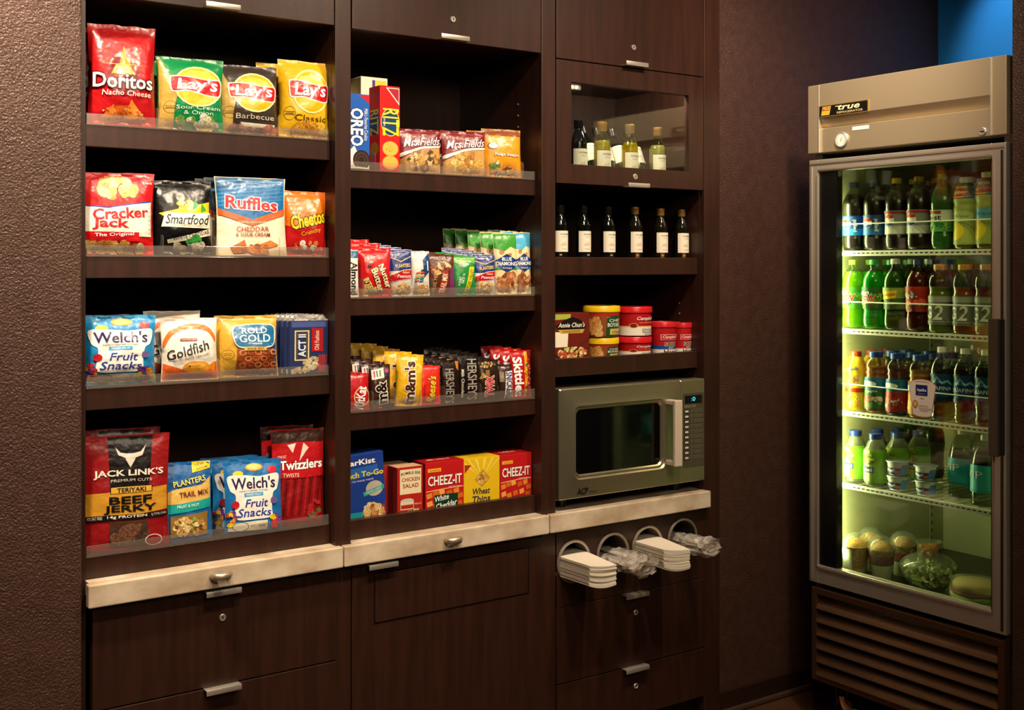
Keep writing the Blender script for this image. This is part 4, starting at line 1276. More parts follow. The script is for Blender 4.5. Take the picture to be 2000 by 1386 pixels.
# ---------------------------------------------------------------- candy
G4 = 'candy on the chocolate shelf'
Z = S2[2]
YC = YF - .008
xc, w, h = spread(668, 720, 729, Z, YC)
b = bag('wafer_bar', 'red wafer bar with white sideways lettering against the stile', 'candy bar', xc, w, h, .02, YC, Z, 'c0141c', [('part', 'oval_logo'), ('o', .72, .36, .30, .26, 'e8c88a', .12), ('part', 'lettering'), ('t', 'KitKat', .66, .34, .62, .36, 'ffffff', {'rot': 80, 'bold': .05})], G4, seed=301, tilt=2)
files(b, 2, xc, YC, Z, -.006, .03, 'red wafer bar, %s in its file')
MMB = [('part', 'candy_picture'), ('b', .50, .10, .34, .08, 8, .11, ['2a8a3c', 'c8281c', '2c6ab8', 'e8a01c']), ('part', 'lettering'), ('t', "m&m's", .52, .36, .62, .46, '4a2414', {'rot': 90, 'bold': .07, 'line': 'f6f0e4', 'lw': .05})]
xc, w, h = spread(722, 762, 712, Z, YC)
mmb = [('part', 'white_panel'), ('p', [(.10, .66), (.66, .70), (.66, .92), (.10, .88)], 'e8e2cc'), ('r', .70, .72, .96, .92, '2a2c58'), ('e', .80, .86, .09, .05, 'c82030'), ('r', .20, .72, .26, .86, 'b82a5a'), ('r', .32, .73, .38, .87, '3a6ab0'), ('r', .46, .74, .52, .88, '5a8a4a')] + MMB[:2] + [('part', 'lettering'), ('t', "m&", .52, .36, .50, .50, '1c0f0a', {'rot': 95, 'bold': .06, 'line': 'f2ece0', 'lw': .05})]
b = bag('chocolate_candy_bag', 'brown candy-coated chocolate bag with white game panel', 'candy bag', xc, w, h, .028, YC, Z, '3a2016', mmb, G4, seed=311, tilt=2, wr=1.2)
files(b, 3, xc, YC, Z, -.012, .03, 'brown candy-coated chocolate bag, %s in its file', .006)
xc, w, h = spread(772, 822, 692, Z, YC)
b = bag('peanut_candy_bag', 'yellow candy-coated peanut bag with brown sideways lettering, foremost', 'candy bag', xc, w, h, .034, YC, Z, 'e8b41c', [('part', 'peanut_picture'), ('e', .76, .74, .16, .10, 'f4d85a'), ('e', .76, .72, .09, .06, 'e0b83c'), ('part', 'lettering'), ('t', "m&m's", .46, .46, .82, .40, '4a2414', {'rot': 90, 'bold': .07, 'line': 'f6f0e4', 'lw': .05})], G4, seed=321, tilt=2, roll=3, wr=1.2)
files(b, 4, xc, YC, Z, -.016, .036, 'yellow candy-coated peanut bag, %s in its file', .006)
xc, w, h = spread(817, 859, 714, Z, YC)
b = bag('peanut_butter_cup_packet', 'orange-red peanut butter cup packet with yellow script', 'candy bar', xc, w, h, .022, YC, Z, 'd8281a', [('part', 'lettering'), ('t', "Reese's", .56, .40, .70, .36, 'f4cc2c', {'rot': 84, 'bold': .05, 'shear': .2, 'line': '5a2410', 'lw': .035}), ('t', 'Peanut Butter Cups', .26, .30, .44, .09, '5a1410', {'rot': 88})], G4, seed=331, tilt=2, wr=.9)
files(b, 3, xc, YC, Z, -.009, .026, 'orange-red peanut butter cup packet, %s in its file')
xc, w, h = spread(863, 896, 703, Z, YC)
b = bag('chocolate_bar', 'dark chocolate almond bar with silver letters and orange corner', 'candy bar', xc, w, h, .018, YC, Z, '1c100c', [('part', 'orange_corner'), ('p', [(.78, .97), (.97, .97), (.97, .74), (.84, .80)], 'c87a2c'), ('part', 'lettering'), ('t', "HERSHEY'S", .46, .40, .80, .48, '9a958c', {'rot': -90, 'bold': .03})], G4, seed=341, tilt=2, wr=.5)
files(b, 3, xc, YC, Z, -.009, .026, 'dark chocolate almond bar, %s in its file', .004)
xc, w, h = spread(896, 934, 690, Z, YC)
b = bag('chocolate_bar', 'black milk chocolate bar with large silver sideways letters', 'candy bar', xc, w, h, .018, YC, Z, '150c0a', [('part', 'lettering'), ('t', "HERSHEY'S", .66, .46, .86, .48, 'a29c92', {'rot': -90, 'bold': .03}), ('t', 'Milk Chocolate', .20, .38, .58, .13, 'e8e0d4', {'rot': -90, 'bold': .01})], G4, seed=351, tilt=2, wr=.5)
files(b, 4, xc, YC, Z, -.011, .026, 'black milk chocolate bar, %s in its file', .003)
xc, w, h = spread(935, 972, 702, Z, YC)
b = bag('cookie_bar', 'dark gold cookie bar with red and white lettering', 'candy bar', xc, w, h, .022, YC, Z, '2a1a12', [('part', 'gold_flecks'), ('b', .5, .86, .4, .07, 16, .05, ['a8843c', 'c8a85a', '6a4a20']), ('b', .18, .6, .1, .1, 4, .08, ['a8843c']), ('r', .34, .54, .52, .74, '8a6428'), ('part', 'lettering'), ('t', 'TWIX', .52, .34, .52, .42, 'd01c24', {'rot': 90, 'bold': .05, 'line': 'f4efe6', 'lw': .04})], G4, seed=361, tilt=2)
files(b, 3, xc, YC, Z, -.008, .026, 'dark gold cookie bar, %s in its file', .003)
xc, w, h = spread(974, 1000, 712, Z, YC)
b = bag('nougat_bar', 'brown nougat bar with blue and white lettering', 'candy bar', xc, w, h, .022, YC, Z, '38201a', [('part', 'white_field'), ('p', [(.40, .02), (.96, .02), (.96, .82), (.46, .80)], 'f0ece4'), ('r', .06, .50, .36, .80, '8a7a62'), ('part', 'lettering'), ('t', 'SNICKERS', .70, .40, .78, .46, '1c3a8a', {'rot': -90, 'bold': .05})], G4, seed=371, tilt=2)
files(b, 2, xc, YC, Z, -.008, .026, 'brown nougat bar, %s in its file')
xc, w, h = spread(998, 1036, 684, Z, YC)
b = bag('fruit_candy_bag', 'red fruit candy bag with white sideways lettering and rainbow dots', 'candy bag', xc, w, h, .026, YC, Z, 'b8141a', [('part', 'rainbow'), ('p', [(.62, .03), (.74, .03), (.80, .97), (.66, .97)], 'e0a01c'), ('p', [(.76, .03), (.86, .03), (.92, .97), (.82, .97)], '8a2a1c'), ('b', .78, .5, .16, .42, 16, .06, ['2c8a3a', 'e8c81c', 'e8701c', '6a2a80', 'c81c24']), ('part', 'lettering'), ('t', 'Skittles', .36, .44, .84, .42, 'ffffff', {'rot': -86, 'bold': .06})], G4, seed=381, tilt=2, wr=1.1)
files(b, 3, xc, YC, Z, -.012, .03, 'red fruit candy bag, %s in its file', .003)

# ---------------------------------------------------------------- boxes on the lowest middle shelf
G5 = 'boxes on the cracker shelf'
Z = S2[3] - .012
xc, w, h = spread(655, 761, 889, Z, YB)
carton('tuna_kit_box', 'blue tuna lunch kit box leaning against the stile', 'food box', xc, w, h, .06, YB + .016, Z, '1c3c90', [('part', 'light_band'), ('p', [(.02, .60), (.88, .68), (.88, .82), (.02, .78)], '2a62b4'), ('part', 'gold_seal'), ('e', .80, .46, .16, .115, 'b8b0a0'), ('p', [(.58, .42), (.98, .50), (.98, .44), (.60, .36)], '2aa09a'), ('part', 'salad_picture'), ('b', .78, .12, .20, .11, 26, .06, ['d89a4c', 'c07a34', 'e8c080', 'a0381c', 'f0d8a8']), ('p', [(.02, .02), (.56, .02), (.56, .14), (.02, .16)], '1c94a0'), ('part', 'lettering'), ('t', 'StarKist', .53, .885, .62, .085, 'ffffff', {'bold': .05}), ('t', 'Lunch To-Go', .58, .70, .80, .085, 'f2d83c', {'bold': .04}), ('t', 'MIX TO YOUR TASTE', .54, .605, .5, .025, 'f0f4fa'), ('t', 'CHUNK LIGHT', .78, .43, .3, .035, 'f0f8f4', {'rot': 12})], G5, ry=-3.5, side='16306e')
xc, w, h = spread(776, 826, 911, Z, YB + .012)
chick = [('part', 'cream_panel'), ('r', .10, .44, .93, .95, 'ead9b4'), ('part', 'can_picture'), ('e', .38, .30, .26, .05, 'c8c4b8'), ('r', .12, .12, .64, .28, 'e0d4b4'), ('r', .14, .14, .62, .22, 'b02a20'), ('b', .66, .06, .26, .04, 10, .07, ['e8d8a8', 'd8b870', 'b8c080']), ('part', 'lettering'), ('t', 'BUMBLE BEE', .52, .875, .76, .055, '4a2a1c', {'bold': .02, 'arch': .02}), ('t', 'CHICKEN', .52, .74, .70, .08, '8a2a1c', {'bold': .02}), ('t', 'SALAD', .52, .61, .62, .085, '8a2a1c', {'bold': .02}), ('t', 'Ready to Eat', .80, .22, .26, .05, 'f6e8d0')]
carton('chicken_salad_box', 'small red and cream chicken salad box in front', 'food box', xc, w, h, .05, YB + .012, Z, 'b0241c', chick, G5, side='7a1c16', top='d8b08a')
b = carton('chicken_salad_box', 'small red and cream chicken salad box right behind its twin', 'food box', xc - .012, w, h, .05, YB + .066, Z, 'b0241c', [], G5, side='7a1c16', top='d8b08a')
CRK = ['e08a2c', 'd0701c', 'f0a84a', 'c8641a']


def cheezit(extra):
    return [('part', 'brand_tag'), ('r', .06, .80, .40, .87, 'f0b82c'), ('t', 'Sunshine', .24, .835, .26, .04, 'b0241c', {'bold': .02}), ('part', 'cracker_picture'), ('p', [(.02, .42), (.5, .45), (.98, .46), (.98, .445), (.5, .435), (.02, .405)], 'f0c8a0')] + [('p', [(x, y), (x + .14, y + .03), (x + .12, y + .13), (x - .02, y + .10)], CRK[i % 4]) for i, (x, y) in enumerate(((.04, .26), (.20, .30), (.36, .32), (.56, .28), (.74, .31), (.84, .20), (.05, .10), (.82, .05), (.22, .06), (.42, .10), (.62, .12)))] + extra + [('part', 'lettering'), ('t', 'CHEEZ-IT', .50, .62, .88, .20, 'fbf6ee', {'bold': .04, 'line': '6a0c10', 'lw': .03}), ('t', 'Baked Snack Crackers', .76, .47, .32, .022, 'f8e8d8')]


xc, w, h = spread(831, 906, 900, Z, YB + .012)
carton('cheese_cracker_box', 'red cheese cracker box with green white-cheddar panel', 'cracker box', xc, w, h, .07, YB + .012, Z, 'c01a1e', cheezit([('part', 'green_panel'), ('r', .22, .02, .84, .33, '0f3a28'), ('t', 'White', .42, .26, .36, .11, 'ffffff', {'shear': .25, 'bold': .02, 'rot': 8}), ('t', 'Cheddar', .54, .12, .56, .12, 'ffffff', {'shear': .25, 'bold': .02, 'rot': 8})]), G5, side='8a1216', side_ops=[('r', .2, .1, .8, .8, 'b08070')], top='a81418', top_ops=[('t', 'CHEEZ-IT', .6, .5, .4, .2, 'f0d8c8'), ('r', .2, .4, .36, .6, 'e0c0a0')])
xc, w, h = spread(906, 976, 893, Z, YB + .012)
whe = [('part', 'ray_picture')] + [('p', [(.5, .55), (.5 + .7 * cos(t * pi / 9), min(.98, .55 + .6 * sin(t * pi / 9))), (.5 + .7 * cos(t * pi / 9 + .12), min(.98, .55 + .6 * sin(t * pi / 9 + .12)))], 'f6dc5a') for t in range(2, 8)]
whe = [(o[0], [(min(max(p[0], .02), .98), p[1]) for p in o[1]], o[2]) if o[0] == 'p' else o for o in whe]
whe += [('part', 'corner_flag'), ('p', [(.02, .88), (.20, .86), (.02, .70)], 'b0243a'), ('part', 'cracker_picture'), ('p', [(.30, .55), (.52, .76), (.72, .56), (.50, .38)], 'c8922c'), ('b', .51, .56, .12, .11, 16, .04, ['e0b050', 'a8741c', 'f0cc80']), ('part', 'lettering'), ('t', 'Wheat', .48, .30, .48, .13, '1c2a4a', {'shear': .15, 'bold': .03}), ('t', 'Thins', .48, .14, .50, .13, '1c2a4a', {'shear': .15, 'bold': .03})]
carton('wheat_cracker_box', 'yellow wheat cracker box between the two red boxes', 'cracker box', xc, w, h, .07, YB + .012, Z, 'e8c01c', whe, G5, side='b8940f', top='e0b818', top_ops=[('t', 'Wheat Thins', .55, .5, .5, .25, '3a2c10')])
xc, w, h = spread(977, 1038, 886, Z, YB + .012)
carton('cheese_cracker_box', 'plain red cheese cracker box at the far end of the row', 'cracker box', xc, w, h, .09, YB + .012, Z, 'c01a1e', cheezit([]), G5, side='8a1216', top='a81418', top_ops=[('t', 'CHEEZ-IT', .5, .5, .5, .2, 'f0d8c8')])

# ================================================================ wine, soup, napkins
G6 = 'small wine bottles'
WINE = smooth_prof([(.019, 0), (.0235, .004), (.0235, .02), (.0235, .095), (.0225, .107), (.016, .124), (.0115, .134), (.0108, .142), (.0108, .163)], 3)


def wine(name, label, x, y, z, glass, liquid, cap, scale=1.0, k='dark_glass', turn=0.0, lab=(.016, .086)):
    P_ = [(r * scale, q * scale) for r, q in WINE]
    o = new(name, MB().lathe(P_, M(glass, k), 28).mesh(name, True), None, (x, y, z))
    tag(o, label, 'bottle', G6)
    if liquid:
        L = [(max(r - .0015, .002), max(q, .002)) for r, q in P_ if q < .118 * scale]
        new('wine', MB().lathe(L, M(liquid, 'liquid'), 24).mesh('wine', True), o)
    H = .163 * scale
    new('cap', MB().lathe([(.0128 * scale, H - .022 * scale), (.0132 * scale, H - .021 * scale), (.0132 * scale, H - .008 * scale), (.0137 * scale, H - .007 * scale), (.0137 * scale, H + .001), (.012 * scale, H + .0025)], M(cap, 'metal' if cap != '100e0d' else 'plain'), 24).mesh('cap', True), o)
    s = scale
    round_art(o, P_, lab[0] * s, lab[1] * s, [('part', 'paper_label'), ('r', .06, .02, .94, .98, 'efe4d0'), ('r', .06, .975, .94, .99, '2a241c'), ('part', 'label_print'), ('t', 'WOODBRIDGE', .56, .82, .50, .07, '4a3c2c', {'bold': .01}), ('r', .40, .695, .68, .71, 'a89884'),
                                         ('p', [(.34, .34), (.42, .46), (.5, .42), (.58, .50), (.66, .36), (.66, .32), (.34, .32)], 'd8c8ac'), ('r', .38, .15, .64, .165, 'b8a890')], 'card', 2.6, turn)
    return o


Z = S3[1]
yb = 0.075
TURN = -0.12
for i, (px, gold) in enumerate(((1094, 0), (1139, 0), (1187, 0), (1240, 1), (1290, 1), (1331, 1))):
    x = W(px, 480, yb)[0]
    hz = W(px, (401, 402, 403, 404, 407, 409)[i], yb)[1] - Z
    ordn = ('beside the stile', 'second along', 'third along', 'fourth along', 'fifth along', 'last along')[i]
    wine('wine_bottle', 'small dark wine bottle with %s cap on the open shelf, %s' % ('gold' if gold else 'black', ordn), x, yb, Z, '15140c' if gold else '0a0c0a', None, 'c79a4e' if gold else '100e0d', hz / .1655, turn=TURN)
    tx = W((1096, 1150, 1195, 1246, 1295, 1337)[i], 495, Y_SH)[0]
    tg = MB()
    tg.box(tx - .0075, tx + .0075, Y_SH + .002, Y_SH + .0035, Z, Z + .014, M('15120f' if not gold else '6a4224', 'plain'), .0004)
    t = solid('price_tag', tg, 'tiny %s shelf tag at the foot of the bottle %s' % ('copper' if gold else 'black', ordn), 'tag', 'shelf tags')
    new('tag_mark', MB().box(tx - .004, tx + .004, Y_SH + .0012, Y_SH + .002, Z + .005, Z + .009, M('a89878', 'card')).mesh('tag_mark', False, t.location), t)

Z = S3[0]
yb = 0.085
for i, (px, liq, cap, gl, pt) in enumerate(((1130, None, '1a1614', '0a0c10', 234), (1176, 'e8d880', 'c08c40', 'd8d8a0', 238), (1230, 'f2d820', 'b8946a', 'd8d8a0', 243), (1284, 'f0ecb8', 'c0904c', 'dcdcb0', 249))):
    x = W(px, 320, yb)[0]
    s = (W(px, pt, yb)[1] - Z) / .1655
    wine('wine_bottle', ('dark red wine bottle behind the glass door, nearest the stile', 'pale gold white wine bottle behind the glass door', 'bright yellow white wine bottle behind the glass door', 'palest white wine bottle behind the glass door, at the far end')[i], x, yb, Z, gl, liq, cap, s, 'dark_glass' if not liq else 'clear', TURN)
for i, px in enumerate((1150, 1180, 1208, 1240)):
    x = W(px, 300, 0.20)[0]
    o = wine('wine_bottle', 'dark wine bottle leaning in the back of the glass cabinet, %s from the stile' % (('first', 'second', 'third', 'fourth', 'fifth')[i]), x, 0.165, Z + .010, '0a0f0a', None, '100e0d', 1.12, turn=-.12, lab=(.05, .104))
    o.rotation_euler = (radians(-24), 0, 0)

# ---- soup and noodle bowls
Z = S3[2] - .012
G7 = 'soup and noodle bowls'
xc, w, h = spread(1070, 1147, 611, Z, .07)
carton('noodle_bowl_box', 'maroon and cream noodle bowl carton beside the stile', 'food box', xc, w, h, .08, .06, Z, '6a2016', [('part', 'corner_panels'), ('p', [(.02, .98), (.52, .98), (.52, .88), (.02, .86)], 'a8b44a'), ('p', [(.02, .30), (.44, .30), (.46, .60), (.02, .62)], 'efe6cc'), ('part', 'name_badge'), ('p', [(.14, .74), (.36, .86), (.56, .92), (.76, .86), (.92, .72), (.88, .66), (.2, .66)], '14100e'), ('p', [(.2, .66), (.88, .66), (.82, .58), (.28, .58)], 'c8a44a'), ('part', 'noodle_picture'), ('p', [(.10, .10), (.5, .02), (.94, .10), (.98, .26), (.30, .28)], '3a1c12'), ('b', .56, .18, .36, .10, 44, .05, ['d8a850', 'e8c880', 'b05a2c', '5a8a3a', 'c83a24', 'f0d8a0']), ('p', [(.60, .22), (.98, .48), (.98, .45), (.63, .20)], '4a2414'), ('part', 'lettering'), ('t', "Annie Chun's", .54, .755, .68, .10, 'f8f2e6', {'shear': .3, 'bold': .02}), ('t', 'NOODLE BOWL', .54, .62, .44, .04, '3a2410')], G7, side='3a120e')


def cup(name, label, px0, px1, pt, pb, z, body, lidc, ops, taper=.88, tall=False, y=.10):
    x = (W(px0, 650, y)[0] + W(px1, 650, y)[0]) / 2
    r = (W(px1, 650, y)[0] - W(px0, 650, y)[0]) / 2 * .82
    h = W((px0 + px1) / 2, pt, y - r * .6)[1] - z if pb is None else pb
    lh = .020 if not tall else .018
    prof = [(r * taper * .9, 0), (r * taper, .003), (r * .97, h - lh)]
    o = new(name, MB().lathe(prof, M(body, 'card'), 36).mesh(name, True), None, (x, y, z))
    tag(o, label, 'soup cup', G7)
    new('lid', MB().lathe([(r * .985, h - lh), (r * 1.03, h - lh + .001), (r * 1.03, h - .004), (r * 1.0, h - .0015), (r * .94, h - .001), (r * .92, h - .004)], M(lidc, 'plain'), 36).mesh('lid', True), o)
    round_art(o, prof, .002, h - lh - .001, ops, 'card', pi, -.42)
    return o, h, x, r


chef = [('part', 'ravioli_picture'), ('r', 0, .86, 1, .99, 'b8241c'), ('r', .0, .0, .52, .86, '8a4a24'), ('b', .24, .42, .20, .34, 16, .09, ['d89848', 'c07c30', 'e8b468']), ('part', 'green_panel'), ('p', [(.50, .02), (.96, .02), (.96, .80), (.72, .90), (.52, .78)], '1c4a2a'), ('part', 'lettering'), ('t', 'CHEF', .70, .68, .28, .12, 'f4ecd8', {'bold': .02}), ('t', 'BOYARDEE', .74, .50, .42, .16, 'f6f0e0', {'bold': .03}), ('r', .58, .10, .96, .34, 'd8b85a'), ('t', 'cheese', .76, .22, .28, .14, '2a1c10')]
o, hh, xx, rr = cup('ravioli_cup', 'yellow-lidded pasta cup at the bottom of its pair', 1146, 1206, 659, None, Z, 'b8843c', 'e8c01c', chef)
cup('ravioli_cup', 'yellow-lidded pasta cup stacked on top of its twin', 1140, 1208, 604, .096, Z + hh, 'b8843c', 'e8c01c', chef)
camp = [('part', 'white_band'), ('r', 0, .02, 1, .40, 'f0e8dc'), ('r', 0, .40, 1, .44, 'd8b85a'), ('part', 'medallion'), ('e', .40, .46, .085, .11, 'c8a04c'), ('e', .40, .46, .065, .085, '7a1418'), ('part', 'lettering'), ('t', "Campbell's", .68, .76, .44, .20, 'f8f2ea', {'shear': .3, 'bold': .02}), ('t', 'JUST HEAT & ENJOY', .68, .58, .36, .045, 'f0d8b0'), ('t', 'Chicken', .70, .29, .28, .09, '2a1a14', {'bold': .01}), ('t', 'Noodle', .70, .18, .26, .09, '2a1a14', {'bold': .01}), ('t', 'SOUP', .70, .07, .16, .06, '2a1a14', {'bold': .01})]
o, hh, xx, rr = cup('soup_bowl', 'red-lidded chicken noodle soup bowl at the bottom of its pair', 1206, 1269, 657, None, Z, 'b0161c', 'd01a20', camp, .93)
cup('soup_bowl', 'red-lidded chicken noodle soup bowl stacked on top of its twin', 1206, 1270, 603, .092, Z + hh, 'b0161c', 'd01a20', camp, .93)


def hand(c):
    return [('part', 'colour_bands'), ('r', 0, .02, 1, .22, 'f0e8dc'), ('r', 0, .22, 1, .36, c), ('part', 'name_panel'), ('r', .34, .56, .90, .76, 'f4ece0'), ('r', .355, .57, .885, .75, 'c01a20'), ('part', 'lettering'), ('t', "Campbell's", .62, .66, .46, .14, 'fbf6ee', {'shear': .3, 'bold': .02}), ('t', 'SOUP', .62, .40, .36, .15, '1c1410', {'bold': .04, 'line': 'f6eedc', 'lw': .04}), ('t', 'at', .62, .27, .14, .10, '1c1410', {'bold': .03, 'line': 'f6eedc', 'lw': .04}), ('t', 'Hand', .62, .13, .40, .17, '1c1410', {'bold': .04, 'line': 'f6eedc', 'lw': .04})]


cup('sipping_soup_cup', 'tall red sipping soup cup with a blue band', 1271, 1319, 628, None, Z, 'b8181e', 'c8202a', hand('1c4a9a'), .84, True, .085)
cup('sipping_soup_cup', 'tall red sipping soup cup with a plain red band at the end', 1315, 1350, 629, None, Z, 'b8181e', 'c8202a', hand('b8181e'), .84, True, .085)


# ---- napkins and wrapped cutlery in the rings
def napkins(hx, hz, label, n, yaw, reach, seed, w=.098, ln=.15):
    root = thing('napkin_stack', (hx, -0.01, hz - RR + .012), label, 'napkins', 'napkin stacks')
    rnd = random.Random(seed)
    for k in range(n):
        mb = MB()
        t = .0034
        ox, oy, oa = rnd.uniform(-.0012, .0012), rnd.uniform(-.002, .002), radians(yaw) + rnd.uniform(-.015, .015)
        nx, ny = 10, 8
        vs = []
        for sgn in (0, 1):
            for j in range(ny + 1):
                for i in range(nx + 1):
                    u, v = i / nx - .5, j / ny
                    lx, ly = u * w, -reach + v * ln
                    x = lx * cos(oa) - ly * sin(oa) * .35 + ox
                    y = lx * sin(oa) + ly + oy
                    arch = (.5 - abs(u)) * .0
                    z = .0032 + k * (t + .0007) + (0.030 * u * u) * (1 - k / n * .6) - .012 * max(0, 1 - v * 1.6) * (.4 + u) + sgn * t * (1 - .25 * (2 * abs(u)) ** 6)
                    vs.append((hx + x, y, root.location.z + z))
        N, T = nx + 1, (nx + 1) * (ny + 1)
        fs = []
        for j in range(ny):
            for i in range(nx):
                a = j * N + i
                fs += [(a, a + N, a + N + 1, a + 1), (T + a, T + a + 1, T + a + N + 1, T + a + N)]
        edge = [i for i in range(N)] + [j * N + nx for j in range(1, ny + 1)] + [ny * N + i for i in range(nx - 1, -1, -1)] + [j * N for j in range(ny - 1, 0, -1)]
        for a, b in zip(edge, edge[1:] + edge[:1]):
            fs.append((a, b, T + b, T + a))
        mb.add(vs, fs, M(('efe4d2', 'e8dcc8')[k % 2], 'matte'))
        part(root, 'napkin', mb, 50)
    return root


napkins(RC[0][0], RC[0][1], 'fanned stack of cream napkins pushing out of the first ring', 15, 2, .132, 3, .100, .21)
napkins(RC[2][0], RC[2][1], 'fanned stack of cream napkins pushing out of the third ring', 15, -3, .132, 9, .100, .21)


def cutlery(hx, hz, label, seed, n=4):
    root = thing('cutlery_bundle', (hx, -0.01, hz - RR * .6), label, 'cutlery', 'wrapped cutlery bundles')
    rnd = random.Random(seed)
    for k in range(n):
        mb = MB()
        ox, oz = rnd.uniform(-.018, .018), rnd.uniform(-.016, .018)
        nx, ny = 10, 16
        vs = []
        for j in range(ny + 1):
            for i in range(nx + 1):
                a = 2 * pi * i / nx
                v = j / ny
                r = .013 + .012 * v
                y = .07 - .20 * v
                q = noise.noise(Vector((i * 2.1 + k * 7, j * .8 + seed, 1.3))) * .013 * (.3 + v)
                e = noise.noise(Vector((i * 1.7 + k * 3, j * 1.1, 5.3 + seed))) * .013 * v
                vs.append((hx + ox + (r + q) * cos(a) * 1.25 + v * .012, y + e, hz - .012 + oz + (r * .7 + q) * sin(a)))
        N = nx + 1
        for j in range(ny + 1):
            vs[j * N + nx] = vs[j * N]
        fs = [(j * N + i, j * N + i + 1, (j + 1) * N + i + 1, (j + 1) * N + i) for j in range(ny) for i in range(nx)]
        mb.add(vs, fs, M('fbf4ea', 'wrap'))
        w_ = part(root, 'wrapper', mb, 20, 'crumpled clear film wrapper')
        hd = MB()
        hd.box(hx + ox - .010, hx + ox + .010, -.075, .08, hz - .016 + oz, hz - .010 + oz, M('f0e8dc', 'plain'), .002)
        part(w_, 'cutlery_handle', hd)
    return root


cutlery(RC[1][0] + .006, RC[1][1], 'crumpled clear-wrapped cutlery bunch in the second ring', 4, 5)
cutlery(RC[3][0] + .004, RC[3][1], 'crumpled clear-wrapped cutlery bunch in the last ring', 8, 3)

# ================================================================ glass-door refrigerator
FX = 2.85
FY0, FY1 = -0.184, -0.858      # far (hinge) side, near (handle) side
fr = thing('refrigerator', (3.2, -0.52, 0), 'tall stainless glass-door merchandiser refrigerator full of drinks', 'refrigerator')
IN = M('c2c39a', 'plain')
IY0, IY1, IX1, IZ0, IZ1 = -0.212, -0.83, 3.50, 0.466, 1.745
sh = MB()
sh.box(2.885, 3.58, FY0, IY0, 0.15, 1.78, M('8f8678', 'brushed'))
sh.box(2.885, 3.58, IY1, FY1, 0.15, 1.78, M('8f8678', 'brushed'))
part(fr, 'side_panel', sh)
part(fr, 'roof_panel', MB().box(2.90, 3.58, FY1, FY0, 1.78, 1.985, M('8f8678', 'brushed')))
part(fr, 'back_panel', MB().box(IX1 + .004, 3.58, IY1, IY0, 0.15, 1.78, M('8f8678', 'brushed')))
ln = MB()
t_ = .004
ln.box(2.885, IX1, IY0 - t_, IY0, IZ0, IZ1, IN)
ln.box(2.885, IX1, IY1, IY1 + t_, IZ0, IZ1, IN)
ln.box(IX1, IX1 + t_, IY1, IY0, IZ0, IZ1, IN)
ln.box(2.885, IX1, IY1, IY0, IZ1, IZ1 + t_, IN)
part(fr, 'inner_lining', ln, False, 'white painted inner lining')
part(fr, 'inner_floor', MB().box(2.885, IX1, IY1, IY0, IZ0 - t_, IZ0, M('4a4c3e', 'brushed')))
for yy, xx in ((IY0 - .006, 2.945), (IY0 - .006, 3.43), (IY1 + .006, 2.945), (IY1 + .006, 3.43)):
    p = part(fr, 'shelf_pilaster', MB().box(xx - .008, xx + .008, yy - .002, yy + .002, IZ0 + .02, IZ1 - .02, M('c9c8b8', 'metal')))
    if yy > -.5:
        sl = MB()
        for k in range(46):
            zz = IZ0 + .04 + k * .026
            sl.box(xx - .003, xx + .003, yy - .0027, yy - .002, zz, zz + .012, M('3a3a30', 'plain'))
        part(p, 'slots', sl)['kind'] = 'stuff'
# light tube behind the hinge-side door border
lm = bpy.data.materials.new('tube_light')
lm.use_nodes = True
lb = lm.node_tree.nodes['Principled BSDF']
lb.inputs['Emission Color'].default_value = (0.98, 1.0, 0.56, 1)
lb.inputs['Emission Strength'].default_value = 38.0
tb = MB().tube([(2.905, IY0 - .038, 0.53), (2.905, IY0 - .038, 1.63)], .011, lm, 12)
tl = part(fr, 'light_tube', tb, True, 'glowing white vertical light tube')
part(tl, 'tube_socket', MB().box(2.892, 2.918, IY0 - .052, IY0 - .005, 0.505, 0.53, M('e8e8e0', 'plain'), .003))
part(tl, 'tube_socket', MB().box(2.892, 2.918, IY0 - .052, IY0 - .005, 1.63, 1.655, M('e8e8e0', 'plain'), .003))

# ---- header with name plate
HZ1, HZ0 = 1.992, 1.781
gz_t = (FR(1601, 232)[1] + FR(1936, 184)[1]) / 2
gz_b = (FR(1601, 252)[1] + FR(1936, 209)[1]) / 2
sy0, sy1 = FR(1600, 230)[0], FR(1936, 200)[0]
hd = MB()
hd.box(FX, 2.90, FY0, sy0, HZ0, HZ1, STEEL, .002)
hd.box(FX, 2.90, sy1, FY1, HZ0, HZ1, STEEL, .002)
hd.box(FX - .002, 2.90, sy1, sy0, gz_t, HZ1, STEEL, .002)
hd.box(FX + .004, 2.90, sy1, sy0, HZ0, gz_b, STEEL, .002)
hd.add([(FX + .024, sy0, gz_b - .002), (FX + .024, sy1, gz_b - .002), (FX - .001, sy1, gz_t + .001), (FX - .001, sy0, gz_t + .001)], [(0, 1, 2, 3)], STEEL)
head = part(fr, 'header', hd, False, 'brushed steel header')
for yy in (sy0, sy1):
    part(head, 'trim_strip', MB().box(FX - .003, FX + .004, yy - .0022, yy + .0022, HZ0, HZ1 - .002, M('f0e8d8', 'metal'), .001))


def x_text(parent, items, X, name='lettering', finish='card'):
    """lettering on a face looking to -X: items of (string, y, z, width, height, colour[shear, bold])"""
    mb = MB()
    for it in items:
        s, y, z, w, h, c = it[:6]
        shr, bo = (it[6:] + (0, 0))[:2]
        k = finish
        if ':' in c:
            c, k = c.split(':')
        vs, ts, (a, b, e, f) = text_geo(s, shr, bo)
        mb.add([(X, y - (p[0] - (a + b) / 2) * w / (b - a), z + (p[1] - (e + f) / 2) * h / (f - e)) for p in vs], [t if area2(vs, t) > 0 else t[::-1] for t in ts], M(c, k))
    return part(parent, name, mb)


